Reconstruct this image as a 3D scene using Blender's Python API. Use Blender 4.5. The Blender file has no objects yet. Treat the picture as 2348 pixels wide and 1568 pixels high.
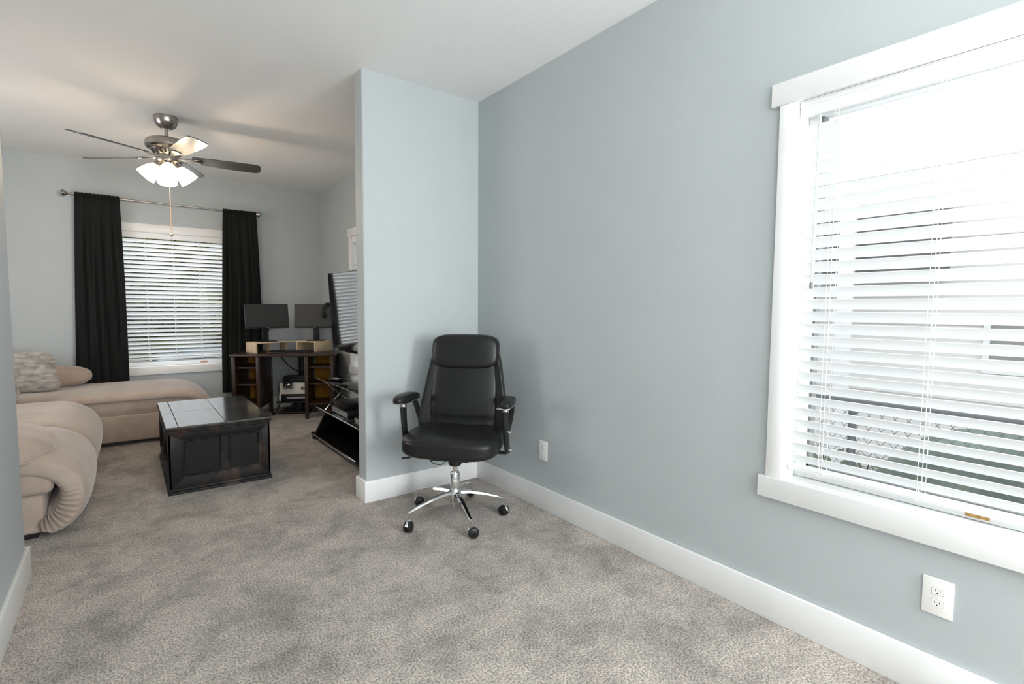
import bpy, bmesh, math, random
from mathutils import Vector, Matrix, noise
R = math.radians
PI = math.pi
sc = bpy.context.scene
COL = sc.collection
random.seed(7)

# ------------------------------------------------------------------ camera
CAM_Z = 1.272
yaw, pitch, roll = 0.64966, -0.06685, 0.00676
fw = Vector((math.sin(yaw)*math.cos(pitch), math.cos(yaw)*math.cos(pitch), math.sin(pitch)))
rt = Vector((math.cos(yaw), -math.sin(yaw), 0)); up = rt.cross(fw)
r2 = rt*math.cos(roll)+up*math.sin(roll); u2 = -rt*math.sin(roll)+up*math.cos(roll)
cd = bpy.data.cameras.new('camera'); cam = bpy.data.objects.new('camera', cd); COL.objects.link(cam)
cd.sensor_fit = 'HORIZONTAL'; cd.sensor_width = 36.0; cd.lens = 1167.86/2348*36.0
cd.clip_start = 0.02; cd.clip_end = 200
cam.matrix_world = Matrix(((r2.x, u2.x, -fw.x, 0), (r2.y, u2.y, -fw.y, 0), (r2.z, u2.z, -fw.z, CAM_Z), (0, 0, 0, 1)))
sc.camera = cam

# ------------------------------------------------------------------ world, lights, exposure
sc.view_settings.view_transform = 'Standard'
sc.view_settings.look = 'None'
sc.view_settings.exposure = 0.2
sc.view_settings.gamma = 1.0
sc.view_settings.use_curve_mapping = False
sc.cycles.use_denoising = True
sc.cycles.max_bounces = 10
sc.cycles.diffuse_bounces = 6
sc.cycles.sample_clamp_indirect = 8.0

w = bpy.data.worlds.new('overcast_sky'); sc.world = w; w.use_nodes = True
nt = w.node_tree; bg = nt.nodes['Background']
tc = nt.nodes.new('ShaderNodeTexCoord'); sx = nt.nodes.new('ShaderNodeSeparateXYZ'); rp = nt.nodes.new('ShaderNodeValToRGB')
nt.links.new(tc.outputs['Generated'], sx.inputs[0]); nt.links.new(sx.outputs['Z'], rp.inputs[0]); nt.links.new(rp.outputs[0], bg.inputs['Color'])
rp.color_ramp.elements[0].position = 0.0; rp.color_ramp.elements[0].color = (0.97, 0.98, 1.0, 1)
rp.color_ramp.elements[1].position = 0.7; rp.color_ramp.elements[1].color = (0.90, 0.95, 1.0, 1)
bg.inputs['Strength'].default_value = 1.8

def area(name, loc, target, sx_, sy_, power, col=(1, 1, 1), spread=180):
    l = bpy.data.lights.new(name, 'AREA'); l.shape = 'RECTANGLE'; l.size = sx_; l.size_y = sy_
    l.energy = power; l.color = col; l.spread = R(spread)
    o = bpy.data.objects.new(name, l); COL.objects.link(o); o.location = loc
    o.rotation_euler = (Vector(target)-Vector(loc)).to_track_quat('-Z', 'Y').to_euler()
    return o
area('rear_fill_light', (0.75, -2.45, 1.45), (0.9, 3.0, 1.35), 2.0, 1.7, 42, (1.0, 0.99, 0.97))  # unseen area light added behind the camera to supply light from the rear
area('ceiling_fill_light', (-0.1, -1.3, 1.75), (0.2, -1.0, 3.0), 0.5, 0.5, 38, (0.97, 0.985, 1.0))  # upward fill added behind the camera to brighten the ceiling, no lamp modelled
area('living_side_fill_light', (-2.12, 4.7, 1.5), (1.2, 5.0, 1.9), 1.5, 1.5, 18, (1.0, 0.98, 0.96))  # unseen fill added on the left side to light the living room
area('daylight_near_window', (2.30, 0.17, 1.33), (0.0, 0.2, 1.2), 1.45, 1.4, 3, (0.97, 0.99, 1.0))
area('daylight_far_window', (0.46, 7.12, 1.33), (0.46, 5.0, 1.0), 1.15, 1.4, 8, (0.95, 0.98, 1.0))
area('right_rear_fill_light', (1.98, -1.25, 1.45), (-0.5, 1.3, 1.3), 1.1, 1.3, 125, (0.90, 0.955, 1.0))  # fill added against the solid right wall, brightens the left wall

# ------------------------------------------------------------------ materials
def ramp(nt, e):
    r = nt.nodes.new('ShaderNodeValToRGB'); cr = r.color_ramp
    while len(cr.elements) < len(e): cr.elements.new(0.5)
    for el, (p, c) in zip(cr.elements, e):
        el.position = p; el.color = (*c, 1) if len(c) == 3 else c
    return r
def srgb(r, g, b):
    f = lambda c: (c/255/12.92) if c/255 <= 0.04045 else ((c/255+0.055)/1.055)**2.4
    return (f(r), f(g), f(b))
def mat(name, col, rough=0.5, metal=0.0, spec=0.5, noise_c=None, nscale=20, stretch=(1, 1, 1), bump=0.0, bscale=200, bdist=0.002,
        emit=None, estr=0.0, trans=0.0, sheen=0.0, coat=0.0, alpha=1.0, ior=1.45, detail=4.0, rvar=0.0):
    m = bpy.data.materials.new(name); m.use_nodes = True; nt = m.node_tree; b = nt.nodes['Principled BSDF']
    b.inputs['Base Color'].default_value = (*col, 1); b.inputs['Roughness'].default_value = rough
    b.inputs['Metallic'].default_value = metal; b.inputs['Specular IOR Level'].default_value = spec; b.inputs['IOR'].default_value = ior
    b.inputs['Transmission Weight'].default_value = trans; b.inputs['Sheen Weight'].default_value = sheen
    b.inputs['Coat Weight'].default_value = coat; b.inputs['Coat Roughness'].default_value = 0.06; b.inputs['Alpha'].default_value = alpha
    if emit: b.inputs['Emission Color'].default_value = (*emit, 1); b.inputs['Emission Strength'].default_value = estr
    t = nt.nodes.new('ShaderNodeTexCoord'); mp = nt.nodes.new('ShaderNodeMapping'); mp.inputs['Scale'].default_value = stretch
    nt.links.new(t.outputs['Object'], mp.inputs[0])
    if noise_c is not None or rvar:
        n = nt.nodes.new('ShaderNodeTexNoise'); n.inputs['Scale'].default_value = nscale; n.inputs['Detail'].default_value = detail
        nt.links.new(mp.outputs[0], n.inputs['Vector'])
    if noise_c is not None:
        r = ramp(nt, [(0.35, col), (0.65, noise_c)]); nt.links.new(n.outputs['Fac'], r.inputs[0]); nt.links.new(r.outputs[0], b.inputs['Base Color'])
    if rvar:
        mr = nt.nodes.new('ShaderNodeMapRange'); mr.inputs['From Min'].default_value = 0.35; mr.inputs['From Max'].default_value = 0.65
        mr.inputs['To Min'].default_value = max(rough-rvar, 0.02); mr.inputs['To Max'].default_value = min(rough+rvar, 1)
        nt.links.new(n.outputs['Fac'], mr.inputs[0]); nt.links.new(mr.outputs[0], b.inputs['Roughness'])
    if bump:
        n2 = nt.nodes.new('ShaderNodeTexNoise'); n2.inputs['Scale'].default_value = bscale; n2.inputs['Detail'].default_value = 3
        bp = nt.nodes.new('ShaderNodeBump'); bp.inputs['Strength'].default_value = bump; bp.inputs['Distance'].default_value = bdist
        nt.links.new(mp.outputs[0], n2.inputs['Vector']); nt.links.new(n2.outputs['Fac'], bp.inputs['Height']); nt.links.new(bp.outputs[0], b.inputs['Normal'])
    return m

M = {}
M['wall'] = mat('blue_grey_paint', srgb(183, 189, 190), 0.55, spec=0.35, noise_c=srgb(181, 187, 188), nscale=3, bump=0.22, bscale=95, bdist=0.003)
M['ceiling'] = mat('ceiling_paint', srgb(236, 236, 234), 0.8, spec=0.2, bump=0.35, bscale=60, bdist=0.004)
M['trim'] = mat('white_trim_paint', srgb(240, 240, 239), 0.32, spec=0.45, noise_c=srgb(236, 236, 234), nscale=6)
M['blind'] = mat('white_blind_vinyl', srgb(246, 247, 247), 0.4, spec=0.4)
M['vinyl'] = mat('white_window_vinyl', srgb(240, 241, 240), 0.35)
M['gasket'] = mat('grey_gasket', srgb(120, 122, 120), 0.6)
M['cord'] = mat('white_cord', srgb(240, 240, 238), 0.8)
M['clear_plastic'] = mat('clear_plastic', srgb(225, 228, 228), 0.12, trans=0.6)
M['chrome'] = mat('chrome', (0.78, 0.78, 0.77), 0.08, metal=1.0)
M['steel'] = mat('brushed_nickel', srgb(172, 166, 160), 0.28, metal=1.0, rvar=0.06, nscale=40, stretch=(1, 1, 12))
M['leather'] = mat('black_leather', (0.012, 0.012, 0.012), 0.35, spec=0.4, bump=0.25, bscale=260, bdist=0.001, rvar=0.05, nscale=8)
M['plastic'] = mat('black_plastic', (0.012, 0.012, 0.013), 0.4)
M['gloss_black'] = mat('gloss_black_plastic', (0.008, 0.008, 0.009), 0.08, coat=0.5)
M['screen'] = mat('dark_screen_glass', (0.012, 0.013, 0.014), 0.05, spec=0.5, ior=2.1)
M['matte_screen'] = mat('matte_screen', (0.035, 0.037, 0.038), 0.45, spec=0.5)
M['suede'] = mat('tan_microsuede', srgb(180, 165, 152), 0.85, spec=0.15, noise_c=srgb(166, 149, 136), nscale=5, sheen=0.35, bump=0.15, bscale=220, bdist=0.001)
M['velvet'] = mat('grey_crushed_velvet', srgb(128, 122, 117), 0.7, spec=0.2, noise_c=srgb(178, 172, 166), nscale=13, stretch=(1, 1, 2.4), sheen=0.5, bump=0.6, bscale=24, bdist=0.006, detail=8)
M['curtain'] = mat('black_curtain_cloth', (0.0072, 0.0084, 0.0078), 0.7, spec=0.2, sheen=0.06, bump=0.1, bscale=400, bdist=0.001)
M['espresso'] = mat('espresso_laminate', srgb(48, 34, 28), 0.35, noise_c=srgb(62, 45, 37), nscale=10, stretch=(1, 1, 0.12))
M['desktop'] = mat('espresso_desktop', srgb(50, 38, 33), 0.3, noise_c=srgb(64, 50, 44), nscale=12, stretch=(0.1, 1, 1))
M['mdf'] = mat('unfinished_yellow_hardboard', srgb(205, 145, 40), 0.7, noise_c=srgb(190, 128, 32), nscale=18)
M['pine'] = mat('pale_pine', srgb(232, 212, 180), 0.45, noise_c=srgb(220, 196, 160), nscale=14, stretch=(0.3, 3, 3))
M['glass_black'] = mat('smoked_glass', (0.01, 0.01, 0.01), 0.05, trans=0.0, coat=0.3)
M['smoked'] = mat('tinted_glass', srgb(120, 122, 118), 0.04, trans=0.85, ior=1.3)
M['white_plastic'] = mat('white_plastic', srgb(238, 237, 233), 0.35)
M['printer_white'] = mat('printer_white', srgb(228, 222, 214), 0.45)
M['grey_plastic'] = mat('grey_plastic', srgb(150, 150, 148), 0.45)
M['silver'] = mat('silver_plastic', srgb(190, 190, 190), 0.3, metal=0.6)
M['slot'] = mat('dark_slot', (0.02, 0.02, 0.02), 0.6)
M['bulb_glass'] = mat('frosted_glass_lit', (0.95, 0.93, 0.88), 0.4, emit=(1.0, 0.80, 0.55), estr=3.4)
M['blade'] = mat('dark_fan_blade', srgb(62, 64, 63), 0.24, noise_c=srgb(72, 74, 73), nscale=8, stretch=(0.3, 4, 1))
M['brass_chain'] = mat('pull_chain_metal', srgb(205, 180, 160), 0.35, metal=0.8)
M['orange'] = mat('yellow_warning_sticker', srgb(200, 160, 90), 0.6, noise_c=srgb(170, 128, 70), nscale=60)
M['red'] = mat('red_sticker', srgb(170, 50, 35), 0.6, noise_c=srgb(220, 190, 170), nscale=150)
M['ground'] = mat('pale_gravel', srgb(190, 190, 186), 0.9, noise_c=srgb(160, 160, 155), nscale=3)
M['asphalt'] = mat('driveway', srgb(140, 142, 142), 0.9, noise_c=srgb(120, 122, 122), nscale=5)
M['hill'] = mat('grassy_bank', srgb(92, 98, 70), 0.95, noise_c=srgb(62, 66, 50), nscale=1.6)
M['leaf'] = mat('olive_leaves', srgb(88, 96, 62), 0.7, noise_c=srgb(52, 58, 40), nscale=0.9)
M['leaf2'] = mat('autumn_leaves', srgb(140, 132, 78), 0.7, noise_c=srgb(84, 88, 56), nscale=1.1)
M['bark'] = mat('grey_bark', srgb(84, 76, 68), 0.9)
M['carpaint'] = mat('silver_blue_car_paint', srgb(150, 166, 180), 0.2, metal=0.5, coat=0.6)
M['carglass'] = mat('car_glass', (0.03, 0.04, 0.045), 0.05)
M['rubber'] = mat('black_rubber', (0.015, 0.015, 0.015), 0.7)
M['siding'] = mat('white_siding', srgb(222, 220, 216), 0.7)
M['shingle'] = mat('grey_shingles', srgb(112, 112, 112), 0.9, noise_c=srgb(92, 92, 92), nscale=8)
M['galv'] = mat('galvanised_steel', srgb(118, 120, 120), 0.5, metal=0.4)
M['tarp'] = mat('grey_green_tarp', srgb(122, 134, 122), 0.5, noise_c=srgb(96, 108, 98), nscale=3)
M['bluebox'] = mat('blue_grey_plastic', srgb(120, 126, 150), 0.5, noise_c=srgb(90, 96, 120), nscale=12)
M['green'] = mat('green_plant', srgb(110, 120, 95), 0.7)

def carpet_mat():
    m = bpy.data.materials.new('grey_carpet'); m.use_nodes = True; nt = m.node_tree; b = nt.nodes['Principled BSDF']; L = nt.links.new
    b.inputs['Roughness'].default_value = 0.95; b.inputs['Specular IOR Level'].default_value = 0.1; b.inputs['Sheen Weight'].default_value = 0.2
    t = nt.nodes.new('ShaderNodeTexCoord')
    n1 = nt.nodes.new('ShaderNodeTexNoise'); n1.inputs['Scale'].default_value = 3.4; n1.inputs['Detail'].default_value = 7; n1.inputs['Roughness'].default_value = 0.66; n1.inputs['Distortion'].default_value = 0.35
    n2 = nt.nodes.new('ShaderNodeTexNoise'); n2.inputs['Scale'].default_value = 125; n2.inputs['Detail'].default_value = 3; n2.inputs['Roughness'].default_value = 0.7
    n3 = nt.nodes.new('ShaderNodeTexNoise'); n3.inputs['Scale'].default_value = 16; n3.inputs['Detail'].default_value = 4
    for n in (n1, n2, n3): L(t.outputs['Object'], n.inputs['Vector'])
    r1 = ramp(nt, [(0.34, srgb(145, 137, 130)), (0.58, srgb(186, 177, 168))]); L(n1.outputs['Fac'], r1.inputs[0])
    r2 = ramp(nt, [(0.40, (0.46, 0.46, 0.46)), (0.60, (1.30, 1.29, 1.27))]); L(n2.outputs['Fac'], r2.inputs[0])
    r3 = ramp(nt, [(0.3, (0.88, 0.88, 0.88)), (0.7, (1.08, 1.08, 1.08))]); L(n3.outputs['Fac'], r3.inputs[0])
    a = nt.nodes.new('ShaderNodeMix'); a.data_type = 'RGBA'; a.blend_type = 'MULTIPLY'; a.inputs[0].default_value = 1
    c = nt.nodes.new('ShaderNodeMix'); c.data_type = 'RGBA'; c.blend_type = 'MULTIPLY'; c.inputs[0].default_value = 1
    L(r1.outputs[0], a.inputs[6]); L(r2.outputs[0], a.inputs[7]); L(a.outputs[2], c.inputs[6]); L(r3.outputs[0], c.inputs[7]); L(c.outputs[2], b.inputs['Base Color'])
    bp = nt.nodes.new('ShaderNodeBump'); bp.inputs['Strength'].default_value = 0.9; bp.inputs['Distance'].default_value = 0.006
    L(n2.outputs['Fac'], bp.inputs['Height']); L(bp.outputs[0], b.inputs['Normal'])
    return m
M['carpet'] = carpet_mat()

def trunk_mat(name, dark, worn, s=(1, 1, 1), thr=0.62, rough=0.5, spec=0.22, coat=0.0, bmp=0.2):
    m = bpy.data.materials.new(name); m.use_nodes = True; nt = m.node_tree; b = nt.nodes['Principled BSDF']; L = nt.links.new
    b.inputs['Specular IOR Level'].default_value = spec; b.inputs['Coat Weight'].default_value = coat; b.inputs['Coat Roughness'].default_value = 0.13; b.inputs['Coat IOR'].default_value = 2.6
    t = nt.nodes.new('ShaderNodeTexCoord'); mp = nt.nodes.new('ShaderNodeMapping'); mp.inputs['Scale'].default_value = s; L(t.outputs['Object'], mp.inputs[0])
    n = nt.nodes.new('ShaderNodeTexNoise'); n.inputs['Scale'].default_value = 7; n.inputs['Detail'].default_value = 8; n.inputs['Roughness'].default_value = 0.65; L(mp.outputs[0], n.inputs['Vector'])
    r = ramp(nt, [(thr-0.08, dark), (thr+0.12, worn)]); L(n.outputs['Fac'], r.inputs[0]); L(r.outputs[0], b.inputs['Base Color'])
    n2 = nt.nodes.new('ShaderNodeTexNoise'); n2.inputs['Scale'].default_value = 26; n2.inputs['Detail'].default_value = 6; L(mp.outputs[0], n2.inputs['Vector'])
    mr = nt.nodes.new('ShaderNodeMapRange'); mr.inputs['From Min'].default_value = 0.3; mr.inputs['From Max'].default_value = 0.7
    mr.inputs['To Min'].default_value = rough-0.1; mr.inputs['To Max'].default_value = rough+0.14; L(n2.outputs['Fac'], mr.inputs[0]); L(mr.outputs[0], b.inputs['Roughness'])
    bp = nt.nodes.new('ShaderNodeBump'); bp.inputs['Strength'].default_value = bmp; bp.inputs['Distance'].default_value = 0.002; L(n2.outputs['Fac'], bp.inputs['Height']); L(bp.outputs[0], b.inputs['Normal'])
    return m
M['trunk'] = trunk_mat('black_distressed_wood', srgb(26, 26, 26), srgb(70, 50, 40), thr=0.58)
M['trunk_panel'] = trunk_mat('black_distressed_panel', srgb(22, 22, 23), srgb(30, 29, 29), (1, 1, 0.2))
M['trunk_edge'] = trunk_mat('worn_black_edge', srgb(36, 36, 36), srgb(84, 76, 68), (1, 1, 1), 0.58)
M['trunk_top'] = trunk_mat('black_scuffed_top', srgb(30, 31, 32), srgb(72, 72, 72), (3.5, 0.4, 1), 0.58, 0.42, 0.15, 1.0, 0.06)

def glass_mat():
    m = bpy.data.materials.new('window_glass'); m.use_nodes = True; nt = m.node_tree
    for n in list(nt.nodes): nt.nodes.remove(n)
    o = nt.nodes.new('ShaderNodeOutputMaterial'); mx = nt.nodes.new('ShaderNodeMixShader'); t = nt.nodes.new('ShaderNodeBsdfTransparent'); g = nt.nodes.new('ShaderNodeBsdfGlossy')
    g.inputs['Roughness'].default_value = 0.02; mx.inputs[0].default_value = 0.004; t.inputs[0].default_value = (0.97, 0.975, 0.98, 1)
    nt.links.new(t.outputs[0], mx.inputs[1]); nt.links.new(g.outputs[0], mx.inputs[2]); nt.links.new(mx.outputs[0], o.inputs[0]); return m
M['glass'] = glass_mat()
def tint_mat():
    m = bpy.data.materials.new('smoked_shelf_glass'); m.use_nodes = True; nt = m.node_tree
    for n in list(nt.nodes): nt.nodes.remove(n)
    o = nt.nodes.new('ShaderNodeOutputMaterial'); mx = nt.nodes.new('ShaderNodeMixShader'); t = nt.nodes.new('ShaderNodeBsdfTransparent'); g = nt.nodes.new('ShaderNodeBsdfGlossy')
    f = nt.nodes.new('ShaderNodeFresnel'); f.inputs[0].default_value = 1.5
    g.inputs['Roughness'].default_value = 0.02; t.inputs[0].default_value = (0.42, 0.42, 0.40, 1)
    nt.links.new(f.outputs[0], mx.inputs[0]); nt.links.new(t.outputs[0], mx.inputs[1]); nt.links.new(g.outputs[0], mx.inputs[2]); nt.links.new(mx.outputs[0], o.inputs[0]); return m
M['smoked'] = tint_mat()
def slat_mat():
    m = bpy.data.materials.new('white_slat_vinyl'); m.use_nodes = True; nt = m.node_tree; b = nt.nodes['Principled BSDF']
    b.inputs['Base Color'].default_value = (*srgb(246, 247, 247), 1); b.inputs['Roughness'].default_value = 0.4
    o = nt.nodes['Material Output']; mx = nt.nodes.new('ShaderNodeMixShader'); tl = nt.nodes.new('ShaderNodeBsdfTranslucent'); tl.inputs[0].default_value = (0.92, 0.94, 0.95, 1)
    mx.inputs[0].default_value = 0.22; nt.links.new(b.outputs[0], mx.inputs[1]); nt.links.new(tl.outputs[0], mx.inputs[2]); nt.links.new(mx.outputs[0], o.inputs[0]); return m
M['slat'] = slat_mat()

# ------------------------------------------------------------------ geometry helpers
WM = {}
class G:
    def __init__(s): s.bm = bmesh.new()
    def add(s, vs, fs, mi=0):
        b = [s.bm.verts.new(v) for v in vs]
        for f in fs:
            try: fc = s.bm.faces.new([b[i] for i in f]); fc.material_index = mi
            except ValueError: pass
        return s
    def box(s, c, size, bev=0.0, seg=2, rot=None, mi=0):
        t = bmesh.new(); bmesh.ops.create_cube(t, size=1)
        for v in t.verts: v.co = Vector((v.co.x*size[0], v.co.y*size[1], v.co.z*size[2]))
        if bev > 0: bmesh.ops.bevel(t, geom=t.edges[:], offset=min(bev, min(size)*0.49), segments=seg, profile=0.5, affect='EDGES')
        Mx = Matrix.Translation(c) @ (rot.to_4x4() if rot is not None else Matrix.Identity(4))
        t.verts.index_update()
        s.add([Mx @ v.co for v in t.verts], [[v.index for v in f.verts] for f in t.faces], mi); t.free(); return s
    def bx(s, x0, x1, y0, y1, z0, z1, bev=0.0, seg=2, mi=0):
        return s.box(((x0+x1)/2, (y0+y1)/2, (z0+z1)/2), (abs(x1-x0), abs(y1-y0), abs(z1-z0)), bev, seg, None, mi)
    def rings(s, rings, caps=True, closed=False, mi=0):
        n = len(rings[0]); vs = [p for r in rings for p in r]; fs = []
        m = len(rings)
        for i in range(m if closed else m-1):
            a = i*n; b = ((i+1) % m)*n
            for j in range(n): fs.append((a+j, a+(j+1) % n, b+(j+1) % n, b+j))
        if caps and not closed: fs.append(tuple(reversed(range(n)))); fs.append(tuple(range((m-1)*n, m*n)))
        return s.add(vs, fs, mi)
    def tube(s, path, r, seg=8, caps=True, closed=False, flat=1.0, mi=0):
        P = [Vector(p) for p in path]; n = len(P); rs = r if isinstance(r, (list, tuple)) else [r]*n
        out = []; prev = None
        for i, p in enumerate(P):
            if closed: t = P[(i+1) % n]-P[i-1]
            else: t = P[min(i+1, n-1)]-P[max(i-1, 0)]
            t.normalize()
            if prev is None:
                a = Vector((0, 0, 1)) if abs(t.z) < 0.9 else Vector((1, 0, 0)); u = t.cross(a).normalized()
            else:
                u = (prev-t*prev.dot(t)); u = u.normalized() if u.length > 1e-6 else t.orthogonal().normalized()
            prev = u; v = t.cross(u)
            out.append([p+u*(rs[i]*math.cos(2*PI*k/seg))+v*(rs[i]*flat*math.sin(2*PI*k/seg)) for k in range(seg)])
        return s.rings(out, caps, closed, mi)
    def cyl(s, p0, p1, r, r1=None, seg=20, mi=0): return s.tube([p0, p1], [r, r if r1 is None else r1], seg, mi=mi)
    def lathe(s, prof, c=(0, 0, 0), rot=None, seg=32, caps=True, mi=0):
        rm = rot if rot is not None else Matrix.Identity(3)
        return s.rings([[Vector(c)+rm @ Vector((r*math.cos(2*PI*k/seg), r*math.sin(2*PI*k/seg), z)) for k in range(seg)] for r, z in prof], caps, mi=mi)
    def prism(s, poly, z0, z1, f=None, bev=0.0, mi=0):
        f = f or (lambda a, b, c: Vector((a, b, c)))
        if bev > 0:
            t = bmesh.new(); n = len(poly)
            vs = [t.verts.new((a, b, z0)) for a, b in poly]+[t.verts.new((a, b, z1)) for a, b in poly]
            t.faces.new(vs[:n][::-1]); t.faces.new(vs[n:])
            for i in range(n): t.faces.new((vs[i], vs[(i+1) % n], vs[n+(i+1) % n], vs[n+i]))
            bmesh.ops.bevel(t, geom=t.edges[:], offset=bev, segments=2, profile=0.5, affect='EDGES'); t.verts.index_update()
            s.add([f(*v.co) for v in t.verts], [[v.index for v in fc.verts] for fc in t.faces], mi); t.free(); return s
        n = len(poly)
        return s.add([f(a, b, z0) for a, b in poly]+[f(a, b, z1) for a, b in poly],
                     [tuple(range(n))[::-1], tuple(range(n, 2*n))]+[(i, (i+1) % n, n+(i+1) % n, n+i) for i in range(n)], mi)
    def sup(s, c, h, n=4.0, res=12, fn=None, rot=None, mi=0):
        vs = []; fs = []; idx = {}
        def vid(a, b, cc):
            k = (round(a, 5), round(b, 5), round(cc, 5))
            if k not in idx:
                m = (abs(a)**n+abs(b)**n+abs(cc)**n)**(1/n); mx = max(abs(a), abs(b), abs(cc)); q = mx/m
                p = Vector((a*q*h[0], b*q*h[1], cc*q*h[2]))
                if fn: p = fn(p)
                if rot is not None: p = rot @ p
                idx[k] = len(vs); vs.append(p+Vector(c))
            return idx[k]
        g = [math.tan((-1+2*i/res)*PI/4) for i in range(res+1)]
        for ax in range(3):
            for sg in (-1, 1):
                for i in range(res):
                    for j in range(res):
                        q = []
                        for (a, b) in ((i, j), (i+1, j), (i+1, j+1), (i, j+1)):
                            cc = [0, 0, 0]; cc[ax] = sg; cc[(ax+1) % 3] = g[a]; cc[(ax+2) % 3] = g[b]; q.append(vid(*cc))
                        fs.append(q if sg > 0 else q[::-1])
        return s.add(vs, fs, mi)
    def frame(s, x0, x1, z0, z1, prof, f, mi=0):
        rs = []
        for (cx, cz, sx_, sz_) in ((x0, z0, 1, 1), (x1, z0, -1, 1), (x1, z1, -1, -1), (x0, z1, 1, -1)):
            rs.append([f(cx+sx_*a, cz+sz_*a, d) for a, d in prof])
        return s.rings(rs, False, True, mi)
    def build(s, name, m, parent=None, wld=False, ang=32):
        bmesh.ops.recalc_face_normals(s.bm, faces=s.bm.faces[:])
        if wld and parent is not None: s.bm.transform(WM[parent.name].inverted())
        me = bpy.data.meshes.new(name); s.bm.to_mesh(me); s.bm.free()
        for mm in (m if isinstance(m, (list, tuple)) else [m]): me.materials.append(M[mm] if isinstance(mm, str) else mm)
        me.polygons.foreach_set('use_smooth', [True]*len(me.polygons)); me.set_sharp_from_angle(angle=R(ang)); me.update()
        o = bpy.data.objects.new(name, me); COL.objects.link(o)
        if parent is not None: o.parent = parent; WM[o.name] = WM[parent.name]
        else: WM[o.name] = Matrix.Identity(4)
        return o
def thing(name, label, cat, loc=(0, 0, 0), rz=0.0, group=None):
    o = bpy.data.objects.new(name, None); COL.objects.link(o); o.empty_display_size = 0.05
    o.location = loc; o.rotation_euler = (0, 0, rz); o['label'] = label; o['category'] = cat
    if group: o['group'] = group
    WM[o.name] = Matrix.Translation(loc) @ Matrix.Rotation(rz, 4, 'Z'); return o
def tag(o, label, cat, group=None):
    o['label'] = label; o['category'] = cat
    if group: o['group'] = group
    return o
def struct(o): o['kind'] = 'structure'; return o
def structempty(name, loc):
    o = bpy.data.objects.new(name, None); COL.objects.link(o); o.location = loc; o.empty_display_size = 0.05; o['kind'] = 'structure'
    WM[o.name] = Matrix.Translation(loc); return o
def rotz(a): return Matrix.Rotation(a, 3, 'Z')
def roty(a): return Matrix.Rotation(a, 3, 'Y')
def rotx(a): return Matrix.Rotation(a, 3, 'X')
def smooth(pts, k=6):
    P = [Vector(p) for p in pts]; out = []
    for i in range(len(P)-1):
        a = P[max(i-1, 0)]; b = P[i]; c = P[i+1]; d = P[min(i+2, len(P)-1)]
        for j in range(k):
            t = j/k; out.append(0.5*((2*b)+(-a+c)*t+(2*a-5*b+4*c-d)*t*t+(-a+3*b-3*c+d)*t**3))
    out.append(P[-1]); return out

# ------------------------------------------------------------------ the room
H = 2.743; XR = 2.0776; YS = 3.1542; XS = 1.2139; TS = 0.1341; YF = 6.8558; XL = -0.4081; YL = 3.2008
BH = 0.1421; BT = 0.0165; YB = -2.6; XW = -2.3; WT = 0.15
WIN_Z0, WIN_Z1 = 0.597, 2.062
W1 = (-0.60, 0.935)          # near window, y range on the right wall
W2 = (4.72, 5.74)            # living room window on the right wall
W3 = (-0.13, 1.06)           # far window, x range on the back wall
struct(G().bx(XW-0.15, XR+WT, YB-0.15, YF+WT, -0.1, 0).build('floor', 'carpet'))
struct(G().bx(XW-0.15, XR+WT, YB-0.15, YS+TS, H, H+0.12).bx(XW-0.15, XR+WT, YS+TS, YF+WT, H-0.0003, H+0.12).build('ceiling', 'ceiling'))
g = G()
ys = [YB-0.15, W1[0], W1[1], W2[0], W2[1], YF+WT]
g.bx(XR, XR+WT, ys[0], ys[1], 0, H); g.bx(XR, XR+WT, ys[2], ys[3], 0, H); g.bx(XR, XR+WT, ys[4], ys[5], 0, H)
for a, b in (W1, W2): g.bx(XR, XR+WT, a, b, 0, WIN_Z0-0.02); g.bx(XR, XR+WT, a, b, WIN_Z1, H)
struct(g.build('wall_right', 'wall'))
g = G(); g.bx(XW-0.15, W3[0], YF, YF+WT, 0, H); g.bx(W3[1], XR, YF, YF+WT, 0, H)
g.bx(W3[0], W3[1], YF, YF+WT, 0, WIN_Z0-0.02); g.bx(W3[0], W3[1], YF, YF+WT, WIN_Z1, H)
struct(g.build('wall_back', 'wall'))
def rounded_wall(x0, x1, y0, y1, corners, r=0.012):
    pts = []
    for (cx, cy, a0) in ((x1, y1, 0), (x0, y1, 90), (x0, y0, 180), (x1, y0, 270)):
        key = ('r' if cx == x1 else 'l')+('b' if cy == y1 else 'f')
        if key in corners:
            ox = cx-r if cx == x1 else cx+r; oy = cy-r if cy == y1 else cy+r
            for k in range(6): a = R(a0+k*18); pts.append((ox+r*math.cos(a), oy+r*math.sin(a)))
        else: pts.append((cx, cy))
    return pts
struct(G().prism(rounded_wall(XS, XR, YS, YS+TS, ('lf', 'lb')), 0, H).build('wall_partition', 'wall'))
struct(G().prism(rounded_wall(XL-0.134, XL, YB-0.15, YL, ('rb',)), 0, H).build('wall_left', 'wall'))
struct(G().bx(XW, XL-0.134, YL-0.134, YL, 0, H).build('wall_front', 'wall'))
# unseen walls with openings added to let daylight in
g = G(); g.bx(XW-0.15, XW, YL-0.134, 3.9, 0, H); g.bx(XW-0.15, XW, 5.5, YF, 0, H); g.bx(XW-0.15, XW, 3.9, 5.5, 0, 0.7); g.bx(XW-0.15, XW, 3.9, 5.5, 2.3, H)
struct(g.build('wall_far_left', 'wall'))
g = G(); g.bx(XL, -0.3, YB-0.15, YB, 0, H); g.bx(1.8, XR, YB-0.15, YB, 0, H); g.bx(-0.3, 1.8, YB-0.15, YB, 0, 0.55); g.bx(-0.3, 1.8, YB-0.15, YB, 2.35, H)
struct(g.build('wall_rear', 'wall'))
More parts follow.
